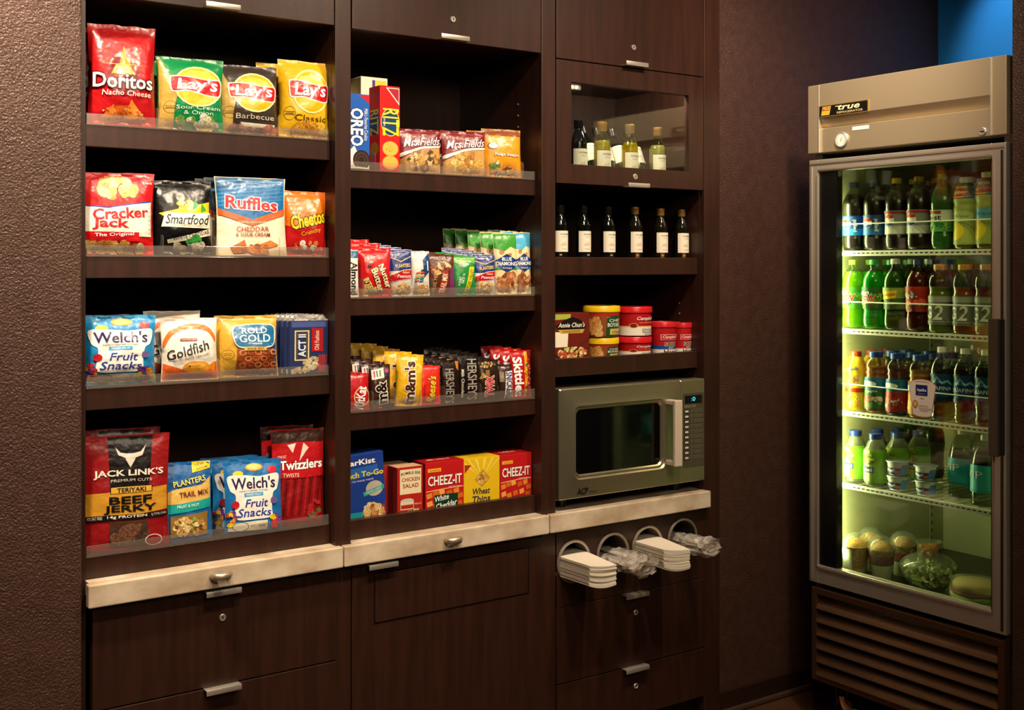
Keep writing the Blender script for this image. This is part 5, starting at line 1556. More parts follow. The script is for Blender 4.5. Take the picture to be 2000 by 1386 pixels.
ny0, ny1 = FR(1601.5, 215)[0], FR(1698, 205)[0]
nz1 = (FR(1601.5, 208.5)[1] + FR(1698, 192.5)[1]) / 2
nz0 = (FR(1601.5, 231)[1] + FR(1698, 217)[1]) / 2
GOLD = M('c8a860', 'metal')
npl = part(head, 'name_plate', MB().box(FX - .005, FX - .001, ny0, ny1, nz0, nz1, GOLD, .0006), False, 'gold-edged black name plate')
part(npl, 'black_field', MB().box(FX - .0056, FX - .004, ny0 - .003, ny1 + .003, nz0 + .003, nz1 - .003, M('14110e', 'plain')))
nh, nw = nz1 - nz0, ny0 - ny1
em = MB()
ey, ez = ny0 - nw * .16, (nz0 + nz1) / 2
em.add([(FX - .0064, ey + .020, ez - nh * .36), (FX - .0064, ey - .012, ez - nh * .36), (FX - .0064, ey - .018, ez + nh * .36), (FX - .0064, ey + .014, ez + nh * .36)], [(0, 1, 2, 3)], M('d8a83c', 'plain'))
em.add([(FX - .0066, ey + .015, ez + nh * .02), (FX - .0066, ey - .012, ez + nh * .02), (FX - .0066, ey - .015, ez + nh * .28), (FX - .0066, ey + .012, ez + nh * .28)], [(0, 1, 2, 3)], M('8a2418', 'plain'))
part(npl, 'emblem', em)
cy = ny0 - nw * .62
x_text(npl, [('true', cy, ez + nh * .14, nw * .44, nh * .42, 'f0dca8', .25, .02), ('REFRIGERATOR', cy - .004, ez - nh * .27, nw * .52, nh * .17, 'e0cc9a', 0, 0), ('TRUE', ey - .001, ez + nh * .15, nw * .13, nh * .16, 'f4d27a', .2, .02)], FX - .0069)
lp = MB()
lp.box(FX - .0075, FX - .006, cy + nw * .27, cy + nw * .17, ez + nh * .24, ez + nh * .29, M('f0dca8', 'plain'))
part(npl, 'logo_bar', lp)
ty, tz = FR(1644.5, 273, FX + .004)
th = MB()
th.lathe([(.0235, -.001), (.0235, .005), (.0222, .0065), (.0205, .0065), (.020, .005), (.0, .005)], M('d8d4cc', 'metal'), 32, (FX + .004, ty, tz), 'x')
thm = part(head, 'thermometer', th, True, 'round dial thermometer')
dl = MB()
dl.lathe([(.0195, .0052), (.0195, .0054), (.0, .0055)], M('e6e2d8', 'card'), 28, (FX + .004, ty, tz), 'x')
part(thm, 'dial', dl)
tk = MB()
for k in range(16):
    a = radians(225 - k * 18)
    p0, p1 = .0145, .0178
    c_, s_ = cos(a), sin(a)
    q = .0005
    tk.add([(FX - .002, ty - p0 * c_ + q * s_, tz + p0 * s_ + q * c_), (FX - .002, ty - p0 * c_ - q * s_, tz + p0 * s_ - q * c_), (FX - .002, ty - p1 * c_ - q * s_, tz + p1 * s_ - q * c_), (FX - .002, ty - p1 * c_ + q * s_, tz + p1 * s_ + q * c_)], [(0, 1, 2, 3)], M('2a3a2a', 'card'))
tk.add([(FX - .0022, ty + .001, tz - .004), (FX - .0022, ty - .001, tz - .004), (FX - .0022, ty - .006, tz + .014)], [(0, 1, 2)], M('1a1a1a', 'card'))
part(thm, 'needle_and_scale', tk)
ly, lz = FR(1920, 256.6, FX + .004)
lk = MB().lathe([(.011, -.001), (.011, .003), (.009, .005), (.0085, .004)], M('d8d4cc', 'metal'), 24, (FX + .004, ly, lz), 'x')
lk = part(head, 'lock', lk, True, 'round chrome lock')
part(lk, 'keyhole', MB().box(FX - .0012, FX + .001, ly - .006, ly + .006, lz - .0012, lz + .0012, BLACK))
a0, a1 = FR(1665, 251, FX + .004), FR(1697, 251, FX + .004)
stk = part(head, 'sticker', MB().box(FX + .0030, FX + .0045, a0[0], a1[0], a0[1] - .006, a0[1] + .005, M('f0ece4', 'card')), False, 'small white number sticker')

# ---- door
DY0, DY1, DZ0, DZ1 = -0.189, -0.857, 0.450, 1.760
ly0 = FR(1598, 700)[0]
gy0 = FR(1631, 700)[0]
ry0 = FR(1937, 700)[0]
gzt = 1.722
gzb = 0.507
df = MB()
df.box(FX, FX + .032, DY0, ly0, DZ0, DZ1, ALU, .002)
df.box(FX, FX + .032, ry0, DY1, DZ0, DZ1, ALU, .002)
df.box(FX, FX + .032, ly0 + .001, ry0 - .001, gzt, DZ1, ALU, .002)
df.box(FX, FX + .032, ly0 + .001, ry0 - .001, DZ0, gzb, ALU, .002)
rb = M('bfb4a4', 'metal')
df.box(FX - .003, FX, DY0 - .004, DY1 + .004, DZ1 - .014, DZ1 - .009, rb)
df.box(FX - .003, FX, ly0, ry0, gzt + .004, gzt + .009, rb)
df.box(FX - .003, FX, DY0 - .006, DY0 - .012, DZ0 + .01, DZ1 - .02, rb)
df.box(FX - .003, FX, ly0 + .007, ly0 + .002, DZ0 + .05, DZ1 - .05, rb)
df.box(FX - .003, FX, ry0 - .006, ry0 - .002, DZ0 + .05, DZ1 - .05, rb)
df.box(FX - .003, FX, DY1 + .008, DY1 + .014, DZ0 + .01, DZ1 - .02, M('4a463e', 'metal'))
df.box(FX - .003, FX, ly0, ry0, gzb - .012, gzb - .005, rb)
fdoor = part(fr, 'door', df, False, 'aluminium-framed glass door')
gk = MB()
gk.box(FX + .006, FX + .034, ly0, gy0, gzb, gzt, BLACK)
gk.box(FX + .006, FX + .034, ry0, ry0 + .006, gzb, gzt, BLACK)
part(fdoor, 'gasket', gk, False, 'black inner border')
part(fdoor, 'glass', MB().box(FX + .010, FX + .014, gy0 + .002, ry0 - .002, gzb - .004, gzt + .004, M('edf2e4', 'glass')), False, 'clear glass pane')
hy0, hy1 = FR(1931, 620, FX - .03)[0], FR(1950, 620, FX - .03)[0]
hz1, hz0 = FR(1935, 622, FX - .03)[1], FR(1935, 890, FX - .03)[1]
hm = MB()
hm.box(FX - .034, FX - .022, hy0, hy1, hz0, hz1, M('6a6054', 'brushed'), .002)
hm.box(FX - .024, FX, hy1 + .004, hy1, hz0 + .002, hz1 - .002, M('4a443c', 'brushed'), .001)
part(fdoor, 'handle', hm, False, 'flat vertical metal handle')
# balloon sticker on the glass
cy_, cz_ = FR(1801, 777, FX + .009)
sw, shh = (FR(1774, 777, FX + .009)[0] - FR(1828, 777, FX + .009)[0]), FR(1801, 740, FX + .009)[1] - FR(1801, 815, FX + .009)[1]
ou = [(.16, .04), (.30, .0), (.5, -.01), (.70, .0), (.84, .04), (1.0, .86), (.86, .95), (.70, .985), (.5, 1.0), (.30, .985), (.14, .95), (0, .86)]
st = MB()
for sc_, colr, ex in ((1, 'b8642c', 0), (.955, 'f2e6da', .0004)):
    pts = [(.5 + (p[0] - .5) * sc_, .5 + (p[1] - .5) * sc_) for p in ou]
    n = len(pts)
    vs = [(FX + .0098 - ex, cy_ + (.5 - p[0]) * sw, cz_ + (p[1] - .5) * shh) for p in pts] + [(FX + .0092 - ex, cy_ + (.5 - p[0]) * sw, cz_ + (p[1] - .5) * shh) for p in pts]
    st.add(vs, [tuple(reversed(range(n))), tuple(range(n, 2 * n))] + [(i, (i + 1) % n, n + (i + 1) % n, n + i) for i in range(n)], M(colr, 'card'))
stick = part(fdoor, 'donation_sticker', st, False, 'cream fan-shaped donation sticker')


def sp(x, y):
    return cy_ + (.5 - x) * sw, cz_ + (y - .5) * shh


sq = MB()
XX = FX + .0084


def sticker_poly(pts, c, X=XX):
    sq.add([(X,) + sp(*p) for p in pts], [tuple(range(len(pts)))], M(c, 'card'))


sticker_poly([(.27, .56), (.70, .56), (.70, .84), (.27, .84)], '1c2a6a')
sticker_poly([(.27 + .10 * cos(t * pi / 8) - .02, .33 + .10 * sin(t * pi / 8)) for t in range(16)], 'b8642c')
sticker_poly([(.25 + .07 * cos(t * pi / 8), .335 + .07 * sin(t * pi / 8)) for t in range(16)], 'f4c84a', XX - .0003)
sticker_poly([(.235, .235), (.265, .235), (.25, .17)], 'b8642c')
sticker_poly([(.42, .475), (.58, .475), (.58, .495), (.42, .495)], 'b89478')
sticker_poly([(.24, .905), (.5, .925), (.76, .905), (.76, .92), (.5, .94), (.24, .92)], 'b89478')
sticker_poly([(.36, .60), (.61, .60), (.61, .615), (.36, .615)], '8a94c0', XX - .0003)
part(stick, 'balloon_print', sq)
x_text(stick, [('Aquafina', sp(.485, .70)[0], sp(.485, .70)[1], sw * .34, shh * .10, 'ffffff', 0, .02), 
               ("Children's", sp(.56, .30)[0], sp(.56, .30)[1], sw * .34, shh * .05, '7a4a2a'), ('Miracle Network', sp(.62, .23)[0], sp(.62, .23)[1], sw * .46, shh * .05, '7a4a2a'), ('Hospitals', sp(.56, .17)[0], sp(.56, .17)[1], sw * .28, shh * .045, '7a4a2a')], FX + .0080)

# ---- louvred grille and casters
GY0, GY1, GZ0, GZ1 = -0.198, -0.852, 0.147, 0.434
BRZ = M('6a4c36', 'brushed')
gm = MB()
gm.box(FX, FX + .02, GY0, GY0 - .020, GZ0 + .016, GZ1 - .020, BRZ, .002)
gm.box(FX, FX + .02, GY1 + .020, GY1, GZ0 + .016, GZ1 - .020, BRZ, .002)
gm.box(FX, FX + .02, GY0, GY1, GZ0, GZ0 + .016, BRZ, .002)
gm.box(FX, FX + .02, GY0, GY1, GZ1 - .020, GZ1, BRZ, .002)
grl = part(fr, 'grille', gm, False, 'bronze-toned grille frame')
part(grl, 'back_plate', MB().box(FX + .036, FX + .04, GY0, GY1, GZ0, GZ1, BLACK))
for k in range(6):
    za = GZ0 + .018 + k * .0412
    zb = za + .038
    prof = [(FX - .003, za), (FX - .001, za - .003), (FX + .004, za), (FX + .012, za + .012), (FX + .024, za + .022), (FX + .033, zb), (FX + .030, zb), (FX + .021, za + .025), (FX + .009, za + .016), (FX + .001, za + .006)]
    n = len(prof)
    vs = [(p[0], GY0 - .019, p[1]) for p in prof] + [(p[0], GY1 + .019, p[1]) for p in prof]
    part(grl, 'louver', MB().add(vs, [tuple(range(n)), tuple(reversed(range(n, 2 * n)))] + [(i, i + n, (i + 1) % n + n, (i + 1) % n) for i in range(n)], BRZ), 40)
for yy in (GY0 - .06, GY1 + .06):
    for xx in (2.94, 3.5):
        cb = MB()
        cb.lathe([(.045, -.014), (.048, -.010), (.048, .010), (.045, .014)], BLACK, 24, (xx, yy, .048), 'y')
        cb.box(xx - .02, xx + .02, yy - .022, yy - .018, .05, .15, M('6a6258', 'metal'))
        cb.box(xx - .02, xx + .02, yy + .018, yy + .022, .05, .15, M('6a6258', 'metal'))
        part(fr, 'caster', cb, True, 'black rubber caster')
pp = MB()
px_, pz_ = FR(1660, 1345, 2.875)
rnd = random.Random(4)
vs, fs = [], []
for j in range(6):
    for i in range(6):
        vs.append((2.866 + noise.noise(Vector((i * .9, j * .9, 2))) * .022, px_ + .030 - i * .012 + noise.noise(Vector((i, j, 9))) * .008 - (5 - j) * .003, .001 + j * .0235 + noise.noise(Vector((i, j, 4))) * .006 * (j > 0)))
for j in range(5):
    for i in range(5):
        if (i, j) not in ((0, 0), (4, 4), (0, 1)):
            fs.append((j * 6 + i, (j * 6 + i + 1), (j + 1) * 6 + i + 1, (j + 1) * 6 + i))
pp.add(vs, fs, M('8a5a3a', 'matte'))
solid('paper_scrap', pp, 'torn brown paper scrap on the floor under the refrigerator grille', 'paper')

# ---- shelves
XS = 2.935
FZ = [1.479, 1.238, 0.983, 0.757]
for k, z in enumerate(FZ):
    sb = MB()
    for j in range(18):
        yy = IY0 - .02 - j * (IY0 - IY1 - .04) / 17
        sb.tube([(XS + .004, yy, z - .003), (IX1 - .02, yy, z - .003)], .0022, M('e0e2d0', 'plain'), 6)
    for xx in (XS + .02, (XS + IX1) / 2, IX1 - .02):
        sb.tube([(xx, IY0 - .012, z - .007), (xx, IY1 + .012, z - .007)], .003, M('e0e2d0', 'plain'), 6)
    s_ = part(fr, 'wire_shelf', sb, True, 'white coated wire shelf')
    ch = part(s_, 'price_channel', MB().box(XS - .004, XS + .001, IY0 - .014, IY1 + .014, z - .017, z - .001, M('eceee0', 'plain'), .001))
    sl = MB()
    for j in range(34):
        yy = IY0 - .028 - j * .0172
        sl.box(XS - .0046, XS - .004, yy, yy - .0105, z - .0105, z - .0068, M('2a2c22', 'plain'))
    s2_ = part(s_, 'channel_slots', sl)
    s2_['kind'] = 'stuff'
    if k < 3:
        g = MB().tube([(XS + .001, IY0 - .012, z - .004), (XS - .001, IY0 - .014, z + .082), (XS - .001, IY1 + .014, z + .082), (XS + .001, IY1 + .012, z - .004)], .0018, M('f2f4ea', 'plain'), 6)
        part(s_, 'guard_wire', g, True)

# ================================================================ drinks
RZ = radians(-90)


def drink(name, label, cat, prof, px, X, z, shell, liquid, fill, cap, capr, caph, band, ops, group, k='clear', turn=0.12, y=None, h=None, bandcol=None, lk='liquid'):
    yy = FR(px, 500, X)[0] if y is None else y
    if h:
        s = (h - caph * .35) / prof[-1][1]
        prof = [(r, q * s) for r, q in prof]
    H = prof[-1][1]
    o = new(name, MB().lathe(prof, M(shell, k), 28).mesh(name, True), None, (X, yy, z), (0, 0, RZ))
    tag(o, label, cat, group)
    if liquid:
        L = [(max(r - .0016, .001), max(q, .0015)) for r, q in prof if q < fill * H]
        new('drink', MB().lathe(L, M(liquid, lk), 24).mesh('drink', True), o)
    new('cap', MB().lathe([(capr * .97, H - caph * .65), (capr, H - caph * .62), (capr, H + caph * .25), (capr * .9, H + caph * .35)], M(cap, 'plain'), 24).mesh('cap', True), o)
    if band:
        z0, z1 = band[0] * H, band[1] * H
        if bandcol:
            bp = [(radius_at(prof, z0 + (z1 - z0) * q / 8) + .0007, z0 + (z1 - z0) * q / 8) for q in range(9)]
            n = 28
            vs = [(r * cos(2 * pi * i / n), r * sin(2 * pi * i / n), q) for r, q in bp for i in range(n)]
            fs = [(j * n + i, j * n + (i + 1) % n, (j + 1) * n + (i + 1) % n, (j + 1) * n + i) for j in range(8) for i in range(n)]
            new('label_sleeve', MB().add(vs, fs, M(bandcol, 'card')).mesh('label_sleeve', True), o)
        round_art(o, prof, z0, z1, ops, 'card', pi, turn)
    return o


COLA = smooth_prof([(.022, 0), (.030, .003), (.0345, .014), (.0355, .035), (.0335, .052), (.0335, .098), (.0355, .110), (.0360, .135), (.0335, .154), (.024, .174), (.0145, .186), (.0128, .192), (.0128, .205)], 3)
SPORT = smooth_prof([(.026, 0), (.034, .004), (.0345, .02), (.0335, .05), (.0335, .095), (.0345, .108), (.0325, .118), (.0350, .13), (.0345, .148), (.029, .164), (.0195, .173), (.0185, .188)], 3)
JUICE = smooth_prof([(.027, 0), (.033, .004), (.0335, .02), (.0325, .05), (.0325, .09), (.0335, .10), (.0305, .108), (.0335, .116), (.0305, .124), (.033, .133), (.028, .150), (.0205, .160), (.0195, .170)], 3)
WATER = smooth_prof([(.022, 0), (.031, .003), (.0335, .012), (.031, .03), (.0325, .055), (.0325, .105), (.030, .115), (.0345, .135), (.033, .155), (.022, .178), (.0135, .188), (.0128, .205)], 3)
VIPP = smooth_prof([(.030, 0), (.040, .004), (.0415, .02), (.0415, .09), (.0405, .12), (.034, .15), (.022, .175), (.0140, .186), (.0130, .197)], 3)
MILK = smooth_prof([(.026, 0), (.032, .004), (.033, .03), (.030, .075), (.033, .105), (.033, .12), (.026, .145), (.018, .158), (.0175, .168)], 3)
NAKED = smooth_prof([(.028, 0), (.033, .004), (.0335, .02), (.0335, .092), (.031, .108), (.022, .128), (.018, .134), (.018, .146)], 3)
GD = 'bottled drinks in the refrigerator'
ROW = ('second', 'third')


def ranks(o, text, n=2, dx=.082, dy=0.0):
    for k in range(n):
        p = o.location
        dup(o, (p[0] + dx * (k + 1), p[1] + dy * (k + 1), p[2]), text % ROW[k])


XB = XS + .040


def pepsi(bg, band2, word, wc):
    return [('part', 'label_print'), ('r', 0, .03, 1, .97, bg), ('r', 0, .03, 1, .36, band2), ('part', 'globe_logo'), ('e', .42, .60, .17, .26, 'f4f2ee'), ('p', [(.26, .66), (.30, .78), (.42, .86), (.54, .79), (.58, .70), (.45, .66), (.35, .70)], 'c8281c'), ('p', [(.26, .54), (.31, .41), (.42, .34), (.54, .42), (.58, .52), (.46, .52), (.35, .48)], '1c4aa0'), ] + ([('part', 'lettering'), ('t', word, .70, .50, .60, .14, wc, {'rot': 90, 'bold': .03})] if word else [])


Z = FZ[0]
o = drink('cola_bottle', 'dark cola bottle with blue label next to the light tube', 'bottle', COLA, 1668, XB, Z, 'eef2ee', '150a06', .86, '2a3a5a', .0145, .016, (.22, .52), pepsi('2a4a8a', '2a8ac8', 'pepsi', 'f0f4fa'), GD, bandcol='24468c', h=.213, lk='plain')
ranks(o, 'dark cola bottle with blue label beside the light tube, %s row of the top shelf')
o = drink('cola_bottle', 'dark cola bottle with blue label, second from the light tube', 'bottle', COLA, 1709, XB, Z, 'eef2ee', '150a06', .86, '2a3a5a', .0145, .016, (.22, .52), pepsi('2a4a8a', '2a6ab0', 'pepsi', 'f0f4fa'), GD, bandcol='24468c', h=.214, lk='plain')
ranks(o, 'dark cola bottle with blue label, second column, %s row of the top shelf')
o = drink('diet_cola_bottle', 'diet cola bottle with silver label beside the blue cola', 'bottle', COLA, 1752, XB, Z, 'eef2ee', '180c08', .86, 'c8a028', .0145, .016, (.22, .56), pepsi('8a8c88', 'c8cac4', '', '5a1c1c') + [('r', 0, .88, 1, .97, 'b03030')], GD, bandcol='8a8c88', h=.217, lk='plain')
ranks(o, 'diet cola bottle with silver label, third column, %s row of the top shelf')
o = drink('diet_cola_bottle', 'diet cola bottle with silver label beside the green soda', 'bottle', COLA, 1795, XB, Z, 'eef2ee', '180c08', .86, 'b08a28', .0145, .016, (.22, .56), pepsi('8a8c88', 'c8cac4', '', '5a1c1c') + [('r', 0, .88, 1, .97, 'b03030')], GD, bandcol='8a8c88', h=.217, lk='plain')
ranks(o, 'diet cola bottle with silver label, fourth column, %s row of the top shelf')
o = drink('lime_soda_bottle', 'clear green lemon-lime soda bottle on the top fridge shelf', 'bottle', COLA, 1842, XB, Z, 'c8e4c8', '6a9a5a', .86, '1c7a4a', .0145, .016, (.24, .54), [('part', 'label_print'), ('r', 0, .5, 1, .97, 'd8e4d0'), ('r', .10, .80, .6, .94, 'b83a2c'), ('t', 'mist', .36, .64, .50, .22, '1c1c1c', {'bold': .03}), ('b', .5, .25, .4, .18, 12, .06, ['5ab04a', '3a8a3a', 'a8d05a'])], GD, bandcol='4a9a4a', h=.219)
ranks(o, 'clear green lemon-lime soda bottle, %s row of the top shelf')


def lipton(c2):
    return [('part', 'label_print'), ('r', 0, .02, 1, .98, 'a8b45a'), ('e', .30, .30, .28, .20, 'e8d02c'), ('e', .5, .62, .34, .12, c2), ('t', '100% Natural', .48, .62, .44, .06, '3a4a1c', {'shear': .2})]


for i, (px, c2) in enumerate(((1888, 'c8d88a'), (1931, '6ab0d8'))):
    o = drink('iced_tea_bottle', ('iced tea bottle with yellow-green label and domed white top', 'iced tea bottle with sky blue swirl nearest the handle')[i], 'bottle', SPORT, px, XB, Z, 'e8f0d8', 'b89a3c', .86, 'efeade', .0195, .016, (.06, .72), lipton(c2), GD, bandcol='b0b860', h=.205 + .01 * i)
    H = .188 * ((.205 + .01 * i) - .016 * .35) / .188
    round_art(o, [(.0345, 0), (.0345, H * .72), (.033, H * .80), (.025, H * .90), (.02, H)], H * .73, H * .90, [('part', 'brand_oval'), ('r', 0, .02, 1, .98, 'e8c23c'), ('p', [(.60, .02), (1, .02), (1, .98), (.72, .98)], '3a8ac0'), ('e', .46, .45, .34, .36, 'b8241c'), ('t', 'Lipton', .46, .46, .54, .36, 'f8f0e0', {'bold': .03})], 'card', pi)
    ranks(o, 'iced tea bottle, %s column, ' % ('sixth', 'seventh')[i] + '%s row of the top shelf')

Z = FZ[1]


def dew(c1):
    return [('part', 'label_print'), ('b', .5, .5, .45, .40, 22, .10, [c1, '2c7a2c', '8ac83c', '1a4a20'], 3), ('part', 'lettering'), ('t', 'Mtn', .36, .72, .36, .20, 'f4f6ec', {'shear': .3, 'bold': .03, 'rot': 10}), ('t', 'DEW', .44, .42, .60, .34, 'c8281c', {'shear': .3, 'bold': .05, 'rot': 10, 'line': 'f4f6ec', 'lw': .03})]


o = drink('citrus_soda_bottle', 'lime yellow-green citrus soda bottle next to the light tube', 'bottle', COLA, 1667, XB, Z, 'e0f4c8', 'a8dc28', .86, 'a8c83c', .0145, .016, (.30, .62), dew('4aa83a'), GD, bandcol='4a9a3c', h=.213)
ranks(o, 'lime citrus soda bottle, first column, %s row of the second shelf')
o = drink('citrus_soda_bottle', 'emerald green citrus soda bottle, second on its shelf', 'bottle', COLA, 1707, XB, Z, 'b0e8b8', '3cc43c', .86, '3a9a5a', .0145, .016, (.30, .62), dew('2a5a2a'), GD, bandcol='2a5a2c', h=.213)
ranks(o, 'emerald citrus soda bottle, second column, %s row of the second shelf')
o = drink('ginger_ale_bottle', 'green ginger ale bottle with white cap and yellow badge', 'bottle', COLA, 1749, XB, Z, 'b8d8b0', '5a7a34', .86, 'e8e6dc', .0145, .016, (.30, .62), [('part', 'label_print'), ('r', 0, .50, 1, .96, '8a9a4a'), ('p', [(.16, .42), (.66, .50), (.70, .86), (.20, .78)], 'e8c41c'), ('t', 'Schweppes', .43, .64, .46, .18, '8a1c1c', {'shear': .2, 'bold': .02, 'rot': 6}), ('t', 'Ginger Ale', .4, .25, .4, .10, 'e8ecd8')], GD, bandcol='3a5a2c', h=.215)
ranks(o, 'green ginger ale bottle, third column, %s row of the second shelf')
o = drink('fruit_punch_bottle', 'dark red fruit soda bottle with blue cap', 'bottle', COLA, 1793, XB, Z, 'e0c8c0', '6a2a20', .86, '2a4a8a', .0145, .016, (.28, .64), [('part', 'label_print'), ('b', .5, .3, .4, .22, 16, .10, ['e08a1c', 'b8241c', 'd8501c', '5a1c4a']), ('b', .42, .68, .26, .14, 14, .05, ['f0ece4', '2a2a6a', 'c8ccd8'], 3)], GD, bandcol='a02a1c', h=.213)
ranks(o, 'dark red fruit soda bottle, fourth column, %s row of the second shelf')
for i, (px, liq, wh) in enumerate(((1837, '8aa02c', 'yellow-green'), (1885, 'c86a34', 'orange'), (1928, 'a85a4a', 'pinkish'))):
    o = drink('sports_drink_bottle', '%s sports drink bottle with orange cap and grey label' % wh, 'bottle', SPORT, px, XB, Z, 'e8ece0', liq, .72, 'd88a2c', .0195, .016, (.12, .56), [('part', 'label_print'), ('r', 0, .78, 1, .96, '9a9c92'), ('t', 'G', .30, .42, .24, .44, 'd8dad0', {'bold': .05}), ('t', '2', .58, .42, .26, .50, 'e4e6dc', {'bold': .03, 'shear': .2}), ('r', .1, .08, .9, .12, '9a9c92')], GD, bandcol='74786c', h=.198)
    ranks(o, wh + ' sports drink bottle, %s row of the second shelf')

Z = FZ[2]
o = drink('chocolate_milk_bottle', 'opaque yellow milk drink bottle with red cap next to the light tube', 'bottle', MILK, 1672, XB, Z, 'e8b81c', None, 0, 'b0402c', .018, .018, (.05, .95), [('part', 'label_print'), ('t', 'Nesquik', .46, .74, .62, .09, '1c3a7a', {'bold': .05, 'rot': 8}), ('b', .5, .52, .3, .10, 12, .08, ['b87a3a', '8a5a2c', 'd8a05a']), ('r', .06, .30, .94, .38, 'b8281c'), ('b', .5, .14, .34, .09, 12, .09, ['f2d84a', 'd8e06a', 'f0a82c'])], GD, 'plain', h=.183)
ranks(o, 'opaque yellow milk drink bottle, %s row of the third shelf', dx=.078)


def juice(c, word, fc):
    return [('part', 'label_print'), ('r', 0, .02, 1, .62, c), ('e', .40, .80, .34, .13, '1c5a8a'), ('e', .40, .80, .28, .09, 'e8f0f4'), ] + ([('t', word, .50, .56, .42, .09, 'f6f2e4', {'bold': .02, 'rot': 4})] if word else []) + [('b', .5, .26, .34, .18, 16, .10, fc)]


for i, (px, liq, c, word, fc, wh) in enumerate(((1711, 'c8822c', '2c6a34', 'Apple', ['b8241c', '8a1c1c', 'e8d8c0', '4a8a34'], 'amber apple'), (1753, '6a1c14', 'a82c20', '', ['c83a3a', 'e8d8d0', '7a1018'], 'dark cranberry'), (1797, 'e0a42c', 'd8942c', '', ['f0b03c', 'f6d07a', 'e08a1c'], 'cloudy orange'))):
    o = drink('juice_bottle', '%s juice bottle with blue cap in the front row' % wh, 'bottle', JUICE, px, XB, Z, 'f0ece0', liq, .80, '2a4a9a', .0212, .018, (.06, .60), juice(c, word, fc), GD, bandcol='1c6a9a' if i < 2 else 'c88a2c', h=.186)
    ranks(o, wh + ' juice bottle with blue cap, %s row', dx=.078)
for i, px in enumerate((1841, 1886, 1927)):
    o = drink('water_bottle', 'clear water bottle with dark blue mountain label, %s' % ('beside the orange juice', 'middle of three', 'nearest the handle')[i], 'bottle', WATER, px, XB, Z, 'eef4f0', 'c8d4cc', .80, 'e8e6da', .0145, .016, (.28, .66), [('part', 'label_print'), ('p', [(.10, .60), (.26, .84), (.36, .70), (.50, .92), (.64, .70), (.80, .80), (.92, .60)], '7ab0d0'), ('p', [(.14, .58), (.28, .76), (.38, .62), (.50, .82), (.62, .62), (.78, .72), (.88, .58)], '0f3a66'), ('t', 'AQUAFINA', .5, .46, .78, .16, 'eaf2f6', {'bold': .01}), ('r', .0, .02, 1, .16, '0c2a50')], GD, bandcol='124a78', h=.213, lk='clear')
    ranks(o, 'clear mountain label water bottle, ' + ('fifth', 'sixth', 'seventh')[i] + ' column, %s row')

Z = FZ[3]
for i, px in enumerate((1671, 1710)):
    o = drink('smoothie_bottle', ('green smoothie bottle with blue cap next to the light tube', 'green smoothie bottle with blue cap beside the yogurt cups')[i], 'bottle', NAKED, px, XB + .01 * (1 - i), Z, 'c8ccb0', '6a7a1c', .80, '24409a', .0195, .017, (.08, .74), [('part', 'label_print'), ('r', .04, .04, .96, .96, 'd8e0a0'), ('r', .50, .04, .96, .96, '7ab82c'), ('b', .4, .68, .26, .18, 10, .10, ['a8c84a', 'e0d86a', '5a8a2c']), ('r', .14, .30, .62, .48, '1c3a6a'), ('t', 'Naked', .38, .39, .40, .11, 'f4f6f0', {'bold': .03})], GD, bandcol='8ab83c', h=.160, k='thin')
    ranks(o, 'green smoothie bottle, ' + ('first', 'second')[i] + ' column, %s row', n=2, dx=.08, dy=-.02)
for i, px in enumerate((1783, 1822)):
    drink('green_soda_bottle', 'dim green bottle standing behind the yogurt, %s' % ('hinge side', 'handle side')[i], 'bottle', COLA, px, XB + .26, Z, 'c0d8b0', '4a5a24', .8, '2a3a24', .0145, .016, (.3, .6), [('part', 'label_print')], GD, bandcol='3a4a20', h=.20)
for i, px in enumerate((1881, 1926)):
    o = drink('water_bottle', ('dome-shouldered water bottle with aqua label, whole one', 'dome-shouldered water bottle with aqua label, cut by the door frame')[i], 'bottle', VIPP, px, XB + .01 + .055 * (1 - i), Z, 'eef4ee', 'c0c8b0', .72, 'e2e0d4', .0145, .017, (.20, .60), [('part', 'label_print'), ('t', 'VIP', .34, .66, .46, .26, 'e8f4f2'), ('r', 0, .02, 1, .10, '1c9a9e')], GD, bandcol='2fb0bc', h=.199, lk='clear')
    ranks(o, 'dome-shouldered aqua label water bottle, ' + ('sixth', 'seventh')[i] + ' column, %s row', n=1, dx=.10)

# ---- yogurt cups, two stacks
YP = [(.023, 0), (.0245, .002), (.0305, .040), (.0345, .041), (.0345, .044)]


def yogurt(px, z, label, X=XB):
    y = FR(px, 500, X)[0]
    o = new('yogurt_cup', MB().lathe(YP[:3], M('e8e8e0', 'plain'), 28).mesh('yogurt_cup', True), None, (X, y, z), (0, 0, RZ))
    tag(o, label, 'yogurt', 'yogurt cups')
    new('foil_lid', MB().lathe([(.0305, .040), (.0345, .0405), (.0345, .0425), (.033, .0435), (.030, .0432)], M('c8d8e8', 'foil'), 28).mesh('foil_lid', True), o)
    round_art(o, YP[:3], .004, .034, [('part', 'label_print'), ('r', 0, .02, 1, .66, '2a4a9a'), ('s', [(.24, .30), (.34, .56), (.50, .44), (.60, .60), (.58, .34), (.44, .24), (.36, .36)], 'eef2f8'), ('e', .66, .26, .10, .16, 'd87a3a'), ('p', [(.70, .02), (1, .02), (1, .98), (.80, .98)], '5a8ac8')], 'card', pi * 1.1)
    return o


for i, px in enumerate((1754, 1809)):
    wh = ('beside the smoothies', 'beside the water bottles')[i]
    yogurt(px, Z, 'blue and white yogurt cup at the bottom, stack ' + wh)
    yogurt(px - 1, Z + .0445, 'blue and white yogurt cup on top, stack ' + wh)

# ---- prepared food on the refrigerator floor
Z = IZ0


def dome(r, z0, n=6, hh=1.0):
    return [(max(r * cos(t * pi / 2 / n), .0008), z0 + hh * r * sin(t * pi / 2 / n)) for t in range(n + 1)]


